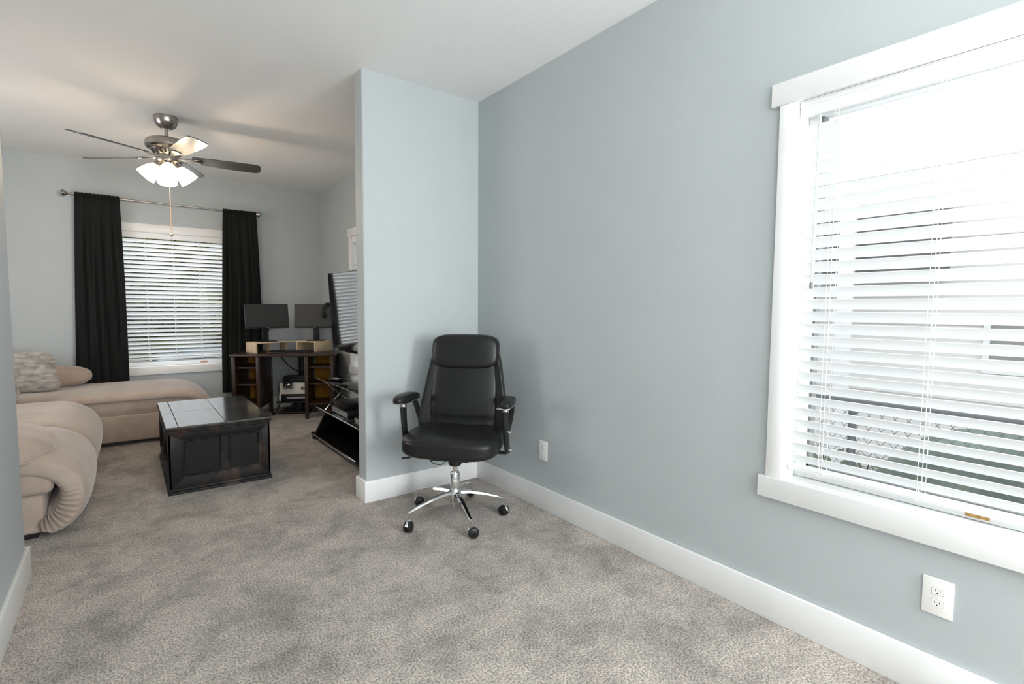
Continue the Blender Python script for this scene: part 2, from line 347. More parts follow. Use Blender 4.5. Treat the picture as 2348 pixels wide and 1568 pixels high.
# baseboards
def baseboard(name, x0, x1, y0, y1): return struct(G().bx(x0, x1, y0, y1, 0, BH, 0.003).build(name, 'trim'))
baseboard('baseboard_right', XR-BT, XR, YB, YS-BT)
g = G(); g.bx(XS-BT, XR, YS-BT, YS, 0, BH, 0.003); g.bx(XS-BT, XS, YS, YS+TS+BT, 0, BH, 0.003); g.bx(XS, XR-BT, YS+TS, YS+TS+BT, 0, BH, 0.003)
struct(g.build('baseboard_partition', 'trim'))
g = G(); g.bx(XL, XL+BT, YB, YL+BT, 0, BH, 0.003); g.bx(XW, XL, YL, YL+BT, 0, BH, 0.003); struct(g.build('baseboard_left', 'trim'))
baseboard('baseboard_back', XW, XR, YF-BT, YF)
baseboard('baseboard_living_right', XR-BT, XR, YS+TS+BT, YF-BT)

# ------------------------------------------------------------------ windows
# local frame: a runs along the wall, d goes outward through the wall, f maps (a, d, z) to the world
def window(name, a0, a1, f, loc, left_vis=True, mid=True):
    o = structempty(name, loc); z0, z1 = WIN_Z0, WIN_Z1
    def B(x0, x1, d0, d1, za, zb, bev=0.003):
        t = G().bx(x0, x1, d0, d1, za, zb, bev)
        for v in t.bm.verts: v.co = Vector(f(v.co.x, v.co.y, v.co.z))
        return t
    def merge(*bs):
        t = G()
        for b in bs:
            b.bm.verts.index_update(); t.add([v.co.copy() for v in b.bm.verts], [[v.index for v in fc.verts] for fc in b.bm.faces]); b.bm.free()
        return t
    B(a0-0.094, a1+0.094, -0.0225, 0, z1, z1+0.0888).build('head_casing', 'trim', o, True)
    B(a0-0.0615, a0, -0.0200, 0, z0, z1).build('side_casing', 'trim', o, True)
    B(a1, a1+0.0615, -0.0200, 0, z0, z1).build('side_casing', 'trim', o, True)
    merge(B(a0-0.0896, a1+0.0896, -0.0247, 0, z0-0.0864, z0), B(a0, a1, 0.0, 0.12, z0-0.02, z0, 0.001)).build('sill', 'trim', o, True)
    merge(B(a0-0.006, a0+0.004, -0.002, WT, z0, z1, 0), B(a1-0.004, a1+0.006, -0.002, WT, z0, z1, 0), B(a0, a1, 0, WT, z1-0.004, z1+0.004, 0)).build('jamb', 'trim', o, True)
    fw_ = 0.045; am = (a0+a1)/2; zm = (z0+z1)/2-0.02
    parts = [B(a0+0.004, a0+fw_, 0.085, 0.145, z0, z1), B(a1-fw_, a1-0.004, 0.085, 0.145, z0, z1), B(a0+fw_, a1-fw_, 0.086, 0.144, z0+0.001, z0+fw_), B(a0+fw_, a1-fw_, 0.086, 0.144, z1-fw_, z1-0.001)]
    if mid: parts.append(B(a0+fw_, a1-fw_, 0.09, 0.14, zm-0.022, zm+0.022))
    merge(*parts).build('sash_frame', 'vinyl', o, True)
    merge(B(a0+fw_, a0+fw_+0.010, 0.095, 0.135, z0+fw_, z1-fw_, 0), B(a1-fw_-0.010, a1-fw_, 0.095, 0.135, z0+fw_, z1-fw_, 0), B(a0+fw_, a1-fw_, 0.095, 0.135, z0+fw_, z0+fw_+0.008, 0)).build('gasket', 'gasket', o, True)
    B(a0+fw_, a1-fw_, 0.118, 0.122, z0+fw_, z1-fw_, 0).build('glass', 'glass', o, True)
    return o, B
fR = lambda a, d, z: (XR+d, a, z)
fB = lambda a, d, z: (a, YF+d, z)
win1, B1 = window('window_1', W1[0], W1[1], fR, (XR, (W1[0]+W1[1])/2, WIN_Z0), mid=False)
win2, B2 = window('window_2', W2[0], W2[1], fR, (XR, (W2[0]+W2[1])/2, WIN_Z0))
win3, B3 = window('window_3', W3[0], W3[1], fB, ((W3[0]+W3[1])/2, YF, WIN_Z0), mid=False)
B1(0.335, 0.395, 0.0820, 0.0848, WIN_Z0+0.010, WIN_Z0+0.022, 0).build('warning_sticker', 'orange', win1, True)
B3(0.69, 0.76, 0.0820, 0.0848, WIN_Z0+0.012, WIN_Z0+0.030, 0).build('warning_sticker', 'red', win3, True)

def blind(a0, a1, f, flip, zs, n, pitch, ladders, label, wand_a=None, tilt=R(45)):
    mid = (a0+a1)/2
    t = thing('window_blind', label, 'blind', f(mid, 0.03, WIN_Z0), group=None)
    def place(gg, name, m, par=t, ang=32):
        for v in gg.bm.verts: v.co = Vector(f(v.co.x, v.co.y, v.co.z))
        return gg.build(name, m, par, True, ang)
    D = 0.036                                           # blind centre, measured into the recess
    v = G(); v.bx(a0, a1, -0.001, 0.007, 1.999, 2.058, 0.003); v.bx(a0, a1, -0.004, 0.0, 2.040, 2.050, 0.001)
    place(v, 'valance', 'blind')
    hr = G(); hr.bx(a0+0.006, a1-0.006, 0.012, 0.062, 2.012, 2.055, 0.002); place(hr, 'headrail', 'vinyl')
    s = G(); hw = 0.025; zb = []
    for k in range(n):
        z = zs-k*pitch; zb.append(z); rings = []
        for a in (a0+0.004, a1-0.004):
            r_ = []
            for q, e in ((-1, 1), (-0.5, 1), (0, 1), (0.5, 1), (1, 1), (1, -1), (0.5, -1), (0, -1), (-0.5, -1), (-1, -1)):
                u = q*hw; crown = 0.0022*(1-q*q); w_ = e*0.0014+crown
                r_.append((a, D+u*math.cos(tilt)+w_*math.sin(tilt), z-u*math.sin(tilt)+w_*math.cos(tilt)))
            rings.append([Vector(p) for p in r_])
        s.rings(rings)
    place(s, 'slats', 'slat', ang=25)
    zl = zb[-1]-pitch*0.8
    br = G(); br.bx(a0+0.004, a1-0.004, D-0.024, D+0.024, zl-0.009, zl+0.009, 0.003); place(br, 'bottom_rail', 'blind')
    c = G()
    for la in ladders:
        for dd in (D-0.0225, D+0.0225): c.tube([(la, dd, 2.02), (la, dd, zl)], 0.0011, 6)
        c.tube([(la+0.012, D-0.024, 2.02), (la+0.012, D-0.024, zl)], 0.0009, 6)
        for z in zb: c.tube([(la, D-0.0225, z+0.0125), (la, D+0.0225, z-0.0155)], 0.0008, 5)
        c.tube(smooth([(la+0.012, D-0.025, zl+0.05), (la+0.004, D-0.028, zl+0.02), (la-0.008, D-0.029, zl-0.002), (la+0.004, D-0.029, zl-0.012), (la+0.016, D-0.028, zl-0.004), (la+0.006, D-0.028, zl+0.006)], 4), 0.0012, 6)
    place(c, 'ladder_cords', 'cord')
    if wand_a is not None:
        wd = G(); wd.cyl((wand_a, D-0.032, 2.0), (wand_a+0.004, D-0.034, 1.375), 0.0042, seg=6)
        wd.lathe([(0.004, 0), (0.0065, -0.004), (0.0065, -0.02), (0.004, -0.024)], (wand_a+0.004, D-0.034, 1.377), seg=10, mi=1)
        wd.tube(smooth([(wand_a-0.004, D-0.02, 2.006), (wand_a-0.002, D-0.03, 2.004), (wand_a, D-0.032, 1.996)], 3), 0.002, 6)
        place(wd, 'tilt_wand', ['clear_plastic', 'gasket'])
    return t
blind(W1[0]+0.008, W1[1]-0.008, fR, 1, 1.341+13*0.0469, 28, 0.0469, [0.80, 0.495, 0.19, -0.12, -0.43], 'white slat blind in the near window on the right wall', wand_a=0.858)
blind(W2[0]+0.006, W2[1]-0.006, fR, 1, 1.972, 28, 0.0465, [5.5, 5.22, 4.95], 'white slat blind mostly hidden behind the television', tilt=R(36))
blind(W3[0]+0.006, W3[1]-0.006, fB, 1, 1.972, 28, 0.0465, [0.20, 0.452, 0.70, -0.05, 0.95], 'white slat blind in the far window between black curtains', tilt=R(36))

# ------------------------------------------------------------------ wall outlets
def outlet(y, z, label):
    t = thing('wall_outlet', label, 'outlet', (XR, y, z), group='duplex outlets on the right wall')
    G().box((-0.003, 0, 0), (0.006, 0.0815, 0.124), 0.003, 3).build('cover_plate', 'white_plastic', t)
    for s in (1, -1):
        zc = s*0.0195; pts = []
        for k in range(24):
            a = 2*PI*k/24; pts.append((max(-0.0148, min(0.0148, 0.0172*math.cos(a))), max(-0.0118, min(0.0118, 0.0172*math.sin(a)))))
        G().prism([(a*1.05, b*1.06) for a, b in pts], -0.0064, -0.005, lambda a, b, c: Vector((c, a, b+zc))).build('gap', 'grey_plastic', t)
        r_ = G().prism(pts, -0.0076, -0.005, lambda a, b, c: Vector((c, a, b+zc))).build('receptacle', 'white_plastic', t)
        sl = G(); sl.bx(-0.0078, -0.0070, 0.0055, 0.0072, zc-0.001, zc+0.0065); sl.bx(-0.0078, -0.0070, -0.0072, -0.0055, zc-0.0005, zc+0.006)
        sl.cyl((-0.0078, 0, zc-0.0062), (-0.0070, 0, zc-0.0062), 0.0024, seg=10); sl.build('slots', 'slot', r_)
    G().cyl((-0.0072, 0, 0), (-0.0058, 0, 0), 0.0028, seg=12).build('screw', 'white_plastic', t)
outlet(0.4318, 0.342, 'white duplex outlet below the near window')
outlet(2.40, 0.3737, 'white duplex outlet behind the office chair, near the corner')

# ------------------------------------------------------------------ office chair
def office_chair():
    t = thing('office_chair', 'black leather executive office chair with chrome base by the corner', 'chair', (1.559, 2.614, 0), R(131))
    # five-star base
    g = G(); g.lathe([(0.020, 0.055), (0.024, 0.06), (0.026, 0.085), (0.040, 0.09), (0.042, 0.155), (0.036, 0.172), (0.034, 0.18), (0.0, 0.181)], seg=28)
    base = g.build('hub', 'chrome', t)
    for k in range(5):
        a = R(52+72*k); d = Vector((math.cos(a), math.sin(a), 0)); s_ = Vector((-math.sin(a), math.cos(a), 0)); rr = []
        for q, (r_, z, w_, hh) in enumerate(((0.030, 0.130, 0.020, 0.036), (0.09, 0.132, 0.018, 0.033), (0.17, 0.126, 0.0155, 0.026), (0.25, 0.114, 0.0125, 0.018), (0.312, 0.102, 0.0105, 0.010), (0.322, 0.098, 0.008, 0.006))):
            rr.append([d*r_+s_*(w_*cx)+Vector((0, 0, z+hh*cz)) for cx, cz in ((-0.6, 1), (0.6, 1), (1, 0.6), (0.85, -1), (-0.85, -1), (-1, 0.6))])
        g = G(); g.rings(rr); g.cyl(d*0.309+Vector((0, 0, 0.066)), d*0.309+Vector((0, 0, 0.100)), 0.0105, seg=14)
        g.build('leg', 'chrome', t, ang=25)
        ca = a+R(35+50*k); cdir = Vector((math.cos(ca), math.sin(ca), 0)); cs = Vector((-cdir.y, cdir.x, 0)); cc = d*0.309+cdir*0.016+Vector((0, 0, 0.0315))
        g = G()
        for sg in (1, -1):
            rm = Matrix((cdir, Vector((0, 0, 1)), cs*sg)).transposed()
            g.lathe([(0.004, 0.0245), (0.022, 0.0235), (0.0295, 0.019), (0.0315, 0.012), (0.0315, 0.0055), (0.028, 0.005), (0.0, 0.005)], cc, rm, 24, caps=False)
        wh = g.build('caster', 'plastic', t)
        g = G()
        arc = [cc+cdir*(0.0325*math.cos(R(b)))+Vector((0, 0, 0.0325*math.sin(R(b)))) for b in range(20, 200, 15)]
        g.tube(arc, 0.0075, 8, flat=0.35); g.cyl(d*0.309+Vector((0, 0, 0.05)), d*0.309+Vector((0, 0, 0.075)), 0.0075, seg=12)
        g.box(cc+Vector((0, 0, 0.012)), (0.03, 0.0085, 0.04), 0.003, rot=rotz(ca)); g.build('hood', 'chrome', wh)
    g = G(); g.lathe([(0.0285, 0.17), (0.0285, 0.275), (0.026, 0.28), (0.0, 0.28)], seg=24); col = g.build('gas_lift', 'chrome', t)
    G().cyl((0, 0, 0.27), (0, 0, 0.36), 0.0145, seg=18).build('piston', 'chrome', col)
    G().lathe([(0.0, 0.322), (0.034, 0.322), (0.040, 0.33), (0.040, 0.395)], seg=24).build('lift_collar', 'plastic', t)
    g = G(); g.bx(-0.12, 0.12, -0.14, 0.12, 0.375, 0.402, 0.008); g.tube(smooth([(0.10, 0.03, 0.385), (0.2, 0.05, 0.382), (0.27, 0.07, 0.372)], 4), 0.006, 8); g.box((0.285, 0.075, 0.368), (0.05, 0.02, 0.008), 0.003, rot=rotz(0.3))
    g.tube(smooth([(0.03, 0.05, 0.37), (0.05, 0.1, 0.352), (0.1, 0.11, 0.36), (0.14, 0.08, 0.385)], 5), 0.0025, 6)
    g.build('tilt_mechanism', 'plastic', t)
    # seat, waterfall front, crowned
    def fseat(p):
        y = (p.y+0.0)/0.26; x = p.x/0.285
        z = p.z*(1.0 if p.z > 0 else 0.9)
        if p.z > 0: z += 0.014*(1-x*x)+0.010*math.sin(6*x+2*y)*0.15
        z -= 0.018*max(0, y)**2.2                                       # front rolls down
        z += 0.012*abs(x)**2*(1 if y < 0.3 else 0.4)
        wx = 1.0+0.05*max(0, y)-0.10*max(0, -y)
        return Vector((p.x*wx, p.y+0.012*(1-x*x)*max(0, y), z))
    st = G().sup((0, -0.055, 0.468), (0.288, 0.265, 0.066), 4.6, 22, fseat).build('seat', 'leather', t, ang=60)
    pts = []
    for k in range(64):
        a = 2*PI*k/64; cx = abs(math.cos(a))**(2/3.8)*math.copysign(1, math.cos(a)); cy = abs(math.sin(a))**(2/3.8)*math.copysign(1, math.sin(a))
        p = fseat(Vector((cx*0.281, cy*0.261, 0.012))); pts.append(p+Vector((0, -0.055, 0.470)))
    G().tube(pts, 0.005, 6, closed=True).build('piping', 'leather', st)
    # backrest shell: outline narrows towards the top, leans back, side wings come forward
    def lean(z): return -0.205-0.085*((z-0.47)/0.62)
    def fshell(p):
        v = (p.z+0.29)/0.58                                            # 0 bottom .. 1 top
        wd = 0.262-0.008*v-0.050*max(0, v-0.28)**0.8 if v > 0.28 else 0.262-0.02*(0.28-v)
        wd = 0.312 - 0.100*v
        x = p.x/0.27; xx = x*wd
        z = p.z+0.755
        return Vector((xx, p.y+lean(z)+0.065*abs(x)**2.4*(1-0.35*v), z))
    G().sup((0, 0, 0), (0.27, 0.042, 0.29), 6.5, 22, fshell).build('back_shell', 'leather', t, ang=60)
    def fpad(p):
        v = (p.z+0.27)/0.54; x = p.x/0.215
        z = p.z+0.735
        lum = 0.018*math.exp(-((v-0.35)/0.25)**2)
        crease = -0.009*math.exp(-((z-0.575)/0.008)**2)
        y = p.y*(0.85+0.15*(1-x*x))+lean(z)+0.044+((lum+crease+0.012*(1-x*x)) if p.y > 0 else 0)
        return Vector((p.x*(1.00-0.02*v), y, z))
    G().sup((0, 0, 0), (0.215, 0.034, 0.27), 5, 26, fpad).build('back_pad', 'leather', t, ang=60)
    def fhead(p):
        x = p.x/0.218; z = p.z+0.995
        return Vector((p.x, p.y*(1.0+0.12*(1-x*x))+lean(z)+0.058, z+0.006*(1-x*x)*(1 if p.z > 0 else -1)))
    G().sup((0, 0, 0), (0.218, 0.052, 0.102), 4.4, 20, fhead).build('headrest', 'leather', t, ang=60)
    # arms
    for s in (1, -1):
        def fa(p):
            y = p.y/0.125
            return Vector((p.x*(1-0.12*y)+s*0.318+s*0.012*y, p.y-0.015, p.z*(1.0)+0.722-0.010*y*y))
        ar = G().sup((0, 0, 0), (0.044, 0.125, 0.026), 3.2, 12, fa).build('armrest', 'leather', t, ang=60)
        g = G(); g.box((s*0.318, 0.0, 0.697), (0.078, 0.20, 0.008), 0.003); g.cyl((s*0.318, 0.03, 0.668), (s*0.318, 0.03, 0.697), 0.02, seg=18); g.build('bracket', 'chrome', ar)
        g = G(); rr = []
        for z, y, w_, dp in ((0.670, 0.03, 0.017, 0.030), (0.60, 0.025, 0.016, 0.028), (0.52, 0.012, 0.016, 0.029), (0.46, -0.01, 0.016, 0.033), (0.412, -0.03, 0.015, 0.036)):
            rr.append([Vector((s*0.318+w_*math.cos(2*PI*k/12), y+dp*math.sin(2*PI*k/12), z)) for k in range(12)])
        g.rings(rr); po = g.build('arm_post', 'plastic', t)
        g = G(); rr = [Vector(q) for q in smooth([(s*0.316, -0.11, 0.700), (s*0.314, -0.155, 0.655), (s*0.300, -0.178, 0.58), (s*0.280, -0.185, 0.50)], 4)]
        g.tube(rr, 0.019, 10, flat=0.7); g.build('arm_strut', 'plastic', t)
        for (yy, zz) in ((0.016, 0.545), (-0.02, 0.430)):
            G().lathe([(0.0, 0.016), (0.007, 0.015), (0.010, 0.011), (0.010, 0.0)], (s*0.333, yy, zz), roty(s*PI/2), 14).build('bolt', 'chrome', po)
        G().bx(min(s*0.20, s*0.315), max(s*0.20, s*0.315), -0.045, -0.01, 0.402, 0.414, 0.003).build('arm_rail', 'plastic', t)
office_chair()

# ------------------------------------------------------------------ black trunk coffee table
def trunk():
    t = thing('trunk_coffee_table', 'black distressed wooden trunk used as a coffee table', 'coffee table', (0.511, 4.59, 0))
    X0, X1, Y0, Y1 = -0.312, 0.312, -0.548, 0.552
    G().bx(X0+0.012, X1-0.012, Y0+0.012, Y1-0.012, 0.02, 0.425).build('body', 'trunk_panel', t)
    g = G(); g.bx(X0-0.010, X1+0.010, Y0-0.014, Y1+0.012, 0.0, 0.018, 0.003); g.bx(X0-0.005, X1+0.005, Y0-0.006, Y1+0.006, 0.018, 0.036, 0.006); g.build('base_moulding', 'trunk_edge', t)
    # mitred face frames on every side, with panels in them
    def face(f, w, panels, nm):
        zb, zt = 0.036, 0.415; a, b = panels[0][0], panels[-1][1]; p0, p1 = 0.110, 0.362; gp = 0.0008
        g = G()
        for poly in ([(gp, zb), (w-gp, zb), (b-gp, p0), (a+gp, p0)], [(w, zb+gp), (w, zt-gp), (b, p1-gp), (b, p0+gp)], [(w-gp, zt), (gp, zt), (a+gp, p1), (b-gp, p1)], [(0, zt-gp), (0, zb+gp), (a, p0+gp), (a, p1-gp)]):
            g.prism(poly, 0.0, 0.012, lambda u, z, d: f(u, z, d-0.012), 0.0008)
        for k in range(len(panels)-1):
            g.prism([(panels[k][1], p0), (panels[k+1][0], p0), (panels[k+1][0], p1), (panels[k][1], p1)], 0.0, 0.012, lambda u, z, d: f(u, z, d-0.012))
        fr = g.build(nm, 'trunk', t)
        for (u0, u1) in panels:
            m = G(); m.frame(u0-0.003, u1+0.003, p0-0.003, p1+0.003, [(0, 0), (0.002, 0.005), (0.006, 0.005), (0.010, -0.001), (0.014, -0.008), (0.004, -0.010)], f)
            m.build('panel_moulding', 'trunk_edge', fr)
    face(lambda u, z, d: Vector((X0+u, Y0-d, z)), 0.624, [(0.083, 0.310), (0.352, 0.555)], 'front_frame')
    face(lambda u, z, d: Vector((X1-u, Y1+d, z)), 0.624, [(0.075, 0.291), (0.333, 0.549)], 'rear_frame')
    face(lambda u, z, d: Vector((X0-d, Y1-u, z)), 1.10, [(0.08, 0.53), (0.57, 1.02)], 'side_frame')
    face(lambda u, z, d: Vector((X1+d, Y0+u, z)), 1.10, [(0.08, 0.53), (0.57, 1.02)], 'side_frame')
    g = G(); g.bx(X0-0.004, X1+0.004, Y0-0.004, Y1+0.004, 0.413, 0.430, 0.004); g.bx(X0-0.012, X1+0.012, Y0-0.013, Y1+0.010, 0.430, 0.452, 0.004)
    lid = g.build('lid', 'trunk', t)
    g = G(); gp = 0.0016; xm = 0.0; x0, x1, y0, y1 = X0-0.011, X1+0.011, Y0-0.012, Y1+0.009
    ya = (y0+y1)/2+0.01
    for (xa, xb) in ((x0, 0.075), (0.075, x1)): pass
    xs_ = [x0, x0+0.072, 0.030, x1-0.0]
    for i in range(3):
        for (c0, c1) in ((y0, ya), (ya, y1)):
            g.bx(xs_[i]+gp, xs_[i+1]-gp, c0+gp, c1-gp, 0.448, 0.4605, 0.0012, 1)
    g.build('lid_boards', 'trunk_top', lid)
trunk()

# ------------------------------------------------------------------ sectional sofa
def sofa():
    t = thing('sectional_sofa', 'tan microsuede sectional sofa with a chaise under the far window', 'sofa', (-0.75, 4.9, 0))
    W_ = True
    g = G(); g.bx(-1.75, -0.385, 3.68, 5.74, 0.035, 0.245, 0.02, 3); g.bx(-1.75, 0.60, 5.745, 6.68, 0.035, 0.280, 0.018, 3); g.build('base', 'suede', t, W_)
    for (x, y) in ((-0.45, 3.75), (-1.65, 3.75), (-0.45, 5.65), (0.53, 5.82), (0.53, 6.6), (-1.65, 6.6)):
        G().bx(x-0.03, x+0.03, y-0.03, y+0.03, 0, 0.036).build('foot', 'plastic', t, W_)
    G().bx(-1.70, -0.345, 3.665, 5.70, 0.247, 0.385, 0.035, 4).build('deck', 'suede', t, W_)
    # ribbed band along the chaise front
    g = G(); nx, nz = 150, 8; vs = []; fs = []
    for i in range(nx+1):
        for k in range(nz+1):
            x = -1.2+1.80*i/nx; z = 0.276+0.124*k/nz
            e = math.sin(PI*k/nz)
            vs.append((x, 5.752-0.010*e-0.0045*e*math.sin((x*1.0-z*1.6)*190), z))
    for i in range(nx):
        for k in range(nz): fs.append((i*(nz+1)+k, (i+1)*(nz+1)+k, (i+1)*(nz+1)+k+1, i*(nz+1)+k+1))
    g.add(vs, fs); g.bx(-1.2, 0.59, 5.75, 6.66, 0.278, 0.398, 0.01); g.build('gathered_band', 'suede', t, W_, 60)
    def band(path, hs, y0, y1, wr=0.0, n=4.6, wr_side=0):
        P = smooth(path, 7); N = len(P); rings = []; yc = (y0+y1)/2; hy = (y1-y0)/2; seg = 56
        for i, p in enumerate(P):
            tt = (P[min(i+1, N-1)]-P[max(i-1, 0)]).normalized(); nn = Vector((-tt.z, 0, tt.x)); s = i/(N-1)
            h = hs*(0.45+0.55*min(1, min(s*14, (1-s)*14))); rr = []
            for k in range(seg):
                a = 2*PI*k/seg; cx = math.copysign(abs(math.cos(a))**(2/n), math.cos(a)); cy = math.copysign(abs(math.sin(a))**(2/n), math.sin(a))
                off = h*cy; yy = hy*cx
                off += 0.012*cy*(1-cx*cx)
                if wr:
                    wgt = max(0, (s-0.48)/0.52)**0.6 if s > 0.48 else 0
                    edge = max(0.0, abs(cx)-0.86)/0.14
                    ph = 1.5*math.sin(5*s)+7*cx
                    if cx < 0 or wr_side == 0:
                        off += wr*wgt*edge*math.sin(s*165+ph)*(0.7-0.5*cy)
                        yy += wr*1.5*wgt*edge*math.sin(s*165+ph+0.9)*(0.6-0.6*cy)
                rr.append(p+nn*off+Vector((0, yc+yy, 0)))
            rings.append(rr)
        return G().rings(rings)
    seatp = [(-1.45, 0, 0.408), (-1.1, 0, 0.410), (-0.8, 0, 0.412), (-0.5, 0, 0.412), (-0.40, 0, 0.398), (-0.315, 0, 0.352), (-0.268, 0, 0.29), (-0.258, 0, 0.235), (-0.270, 0, 0.170), (-0.303, 0, 0.112), (-0.352, 0, 0.080), (-0.40, 0, 0.074)]
    band(seatp, 0.068, 3.645, 4.56, 0.017).build('seat_cushion', 'suede', t, W_, 70)
    band(seatp, 0.070, 4.555, 5.70, 0.004).build('seat_cushion', 'suede', t, W_, 70)
    chp = [(-1.45, 0, 0.432), (-0.9, 0, 0.434), (-0.3, 0, 0.436), (0.2, 0, 0.438), (0.42, 0, 0.430), (0.53, 0, 0.398), (0.595, 0, 0.34), (0.615, 0, 0.28), (0.60, 0, 0.22), (0.56, 0, 0.18)]
    band(chp, 0.050, 5.715, 6.70, 0.006).build('chaise_cushion', 'suede', t, W_, 70)
    # rounded pillow arm over the near end, its welted edge showing
    def fa(p):
        r_ = p.x/0.46
        z = p.z*(1-0.25*max(0, r_)**3); z -= 0.030*max(0, r_)**2
        if p.z > 0: z += 0.004*math.sin(26*p.x+18*p.y)*max(0, r_-0.2)+0.003*math.sin(40*p.y+11*p.x)*max(0, r_)
        return Vector((p.x, p.y, z))
    ap = G().sup((-0.805, 3.875, 0.505), (0.465, 0.30, 0.092), 2.9, 24, fa, rotx(R(9))).build('arm_pillow', 'suede', t, W_, 70)
    pts = []
    for k in range(90):
        q = 2*PI*k/90; cx = math.copysign(abs(math.cos(q))**(2/2.9), math.cos(q)); cy = math.copysign(abs(math.sin(q))**(2/2.9), math.sin(q))
        pts.append(rotx(R(9)) @ fa(Vector((cx*0.468, cy*0.303, -0.012)))+Vector((-0.805, 3.875, 0.505)))
    G().tube(pts, 0.0075, 8, closed=True).build('welt', 'suede', ap, W_, 70)
    G().bx(-1.80, -1.35, 3.68, 6.70, 0.2, 0.80, 0.08, 4).build('backrest', 'suede', t, W_)
    def fb(p): return Vector((p.x, p.y, p.z+0.012*math.sin(9*p.x+2)+0.008*math.sin(21*p.x)))
    G().sup((-0.97, 6.52, 0.655), (0.43, 0.13, 0.195), 3.0, 16, fb, rotx(R(-8))).build('back_cushion', 'suede', t, W_, 70)
    def fbo(p):
        x = p.x/0.33; pl = 0.006*math.sin(70*p.x+30*p.y)*max(0, x)*(1 if p.z < -0.03 else 0)
        return Vector((p.x, p.y*(1-0.1*x), p.z*(1-0.08*x*x)+pl))
    G().sup((-0.60, 6.44, 0.590), (0.325, 0.15, 0.108), 2.6, 18, fbo, rotz(R(-4))).build('bolster_cushion', 'suede', t, W_, 70)
sofa()
def throw_pillow(loc, h, rot, label, seed):
    def f(p):
        x = p.x/h[0]; z = p.z/h[2]; r_ = max(abs(x), abs(z))
        thin = (1-x**4)*(1-z**4); thin = max(thin, 0.0)**0.5
        pin = 1-0.07*(1-abs(x*z))*r_
        y = p.y*(0.12+0.88*thin)
        q = noise.noise(Vector((p.x*14+seed, p.z*30, seed)))*0.008+noise.noise(Vector((p.x*40+seed, p.z*70, seed*2)))*0.004
        xx = p.x*pin-(0.055*(z+1)*0.5*h[0]/0.27 if x > 0 else 0)*max(x, 0)
        zz = p.z*pin+(0.012*math.sin(9*p.x+1.0)-0.016*x*x)*max(z, 0)
        return Vector((xx, y+q*(1 if p.y > 0 else -1), zz))
    o = G().sup((0, 0, 0), h, 6, 34, f, rot).build('throw_pillow', 'velvet', None, ang=80)
    o.location = loc; tag(o, label, 'pillow', 'crushed velvet throw pillows'); return o
throw_pillow((-0.735, 6.15, 0.672), (0.27, 0.075, 0.185), rotz(R(-4)) @ rotx(R(-16)), 'grey crushed velvet pillow leaning on the corner of the sofa', 3)
throw_pillow((-0.865, 5.60, 0.64), (0.19, 0.07, 0.155), rotz(R(6)) @ rotx(R(-20)), 'pale velvet pillow just peeking out past the left wall edge', 11)

# ------------------------------------------------------------------ curtains and rod
def rod():
    t = thing('curtain_rod', 'thin brushed nickel curtain rod above the far window', 'curtain rod', (0.43, 6.756, 2.37))
    def zr(x): return 2.377-0.008*(x+0.44)/1.75-2.37
    a, b = -0.87+0.05, 0.88-0.05
    g = G(); g.cyl((a, 0, 0.005), (b, 0, -0.005), 0.0085, seg=14); g.cyl((a, 0, 0.005), (-0.3, 0, 0.002), 0.0105, seg=14); g.build('pole', 'steel', t)
    for s, x in ((-1, a), (1, b)):
        g = G(); g.lathe([(0.0, -0.004), (0.012, -0.004), (0.012, 0.004), (0.008, 0.010), (0.008, 0.018), (0.018, 0.026), (0.030, 0.046), (0.034, 0.060), (0.026, 0.070), (0.0, 0.074)], (x, 0, -s*0.005), roty(s*PI/2), 20)
        g.build('finial', 'steel', t)
        g = G(); g.cyl((x-s*0.06, 0.0, -0.004), (x-s*0.06, 0.099, -0.004), 0.006, seg=10); g.bx(x-s*0.06-0.01, x-s*0.06+0.01, 0.094, 0.0995, -0.035, 0.03, 0.002); g.lathe([(0.013, -0.006), (0.013, 0.006)], (x-s*0.06, 0, 0), roty(PI/2), 14)
        g.build('bracket', 'steel', t)
rod()
def curtain(xt, xb, zt, zb, y, nf, seed, label, push=0.0):
    rnd = random.Random(seed); nx, nz = 110, 56; ph = [rnd.uniform(0, 6) for _ in range(6)]
    front = []; 
    def pt(i, k, off):
        s = i/nx; v = 0.03*k/14 if k < 14 else 0.03+0.97*(k-14)/(nz-14); z = zt+(zb-zt)*v
        x0 = xt[0]+(xb[0]-xt[0])*v**0.8; x1 = xt[1]+(xb[1]-xt[1])*v**0.8
        bow = 0.010*math.sin(PI*v)
        x = x0+(x1-x0)*s+0.006*math.sin(2*PI*(nf*s)+ph[0]+2*v)+bow*(s-0.5)
        amp = (0.001+0.017*min(1, max(0, v-0.012)*2.5))*(1 if not push else 1-0.6*min(1, max(0, (v-0.5)/0.2)))
        d = math.sin(2*PI*nf*s+ph[1]+1.3*math.sin(2.2*v+ph[2]))*amp+0.5*amp*math.sin(2*PI*nf*1.7*s+ph[3]+2*v)
        d += 0.012*math.sin(4*v+ph[4])*v*(0 if push else 1)+push*min(1, max(0, (v-0.45)/0.25))**2
        if v < 0.05:
            d += 0.003*math.sin(2*PI*nf*4.5*s); z += 0.004*math.sin(2*PI*nf*3.3*s+ph[5])*(1-v/0.05)
            off = off*(1+7.5*max(0, math.sin(PI*min(1, max(0, (v-0.0003)/0.021))))**0.4)     # rod pocket
        return Vector((x, y+d+off, z))
    rings = []
    for k in range(nz+1): rings.append([pt(i, k, -0.002) for i in range(nx+1)]+[pt(i, k, 0.002) for i in range(nx, -1, -1)])
    o = G().rings(rings).build('curtain', 'curtain', None, ang=70)
    return tag(o, label, 'curtain', 'black curtains on the far rod')
curtain((-0.365, -0.010), (-0.415, 0.018), 2.398, 0.30, 6.756, 5, 4, 'wide black curtain panel left of the far window, hanging behind the sofa')
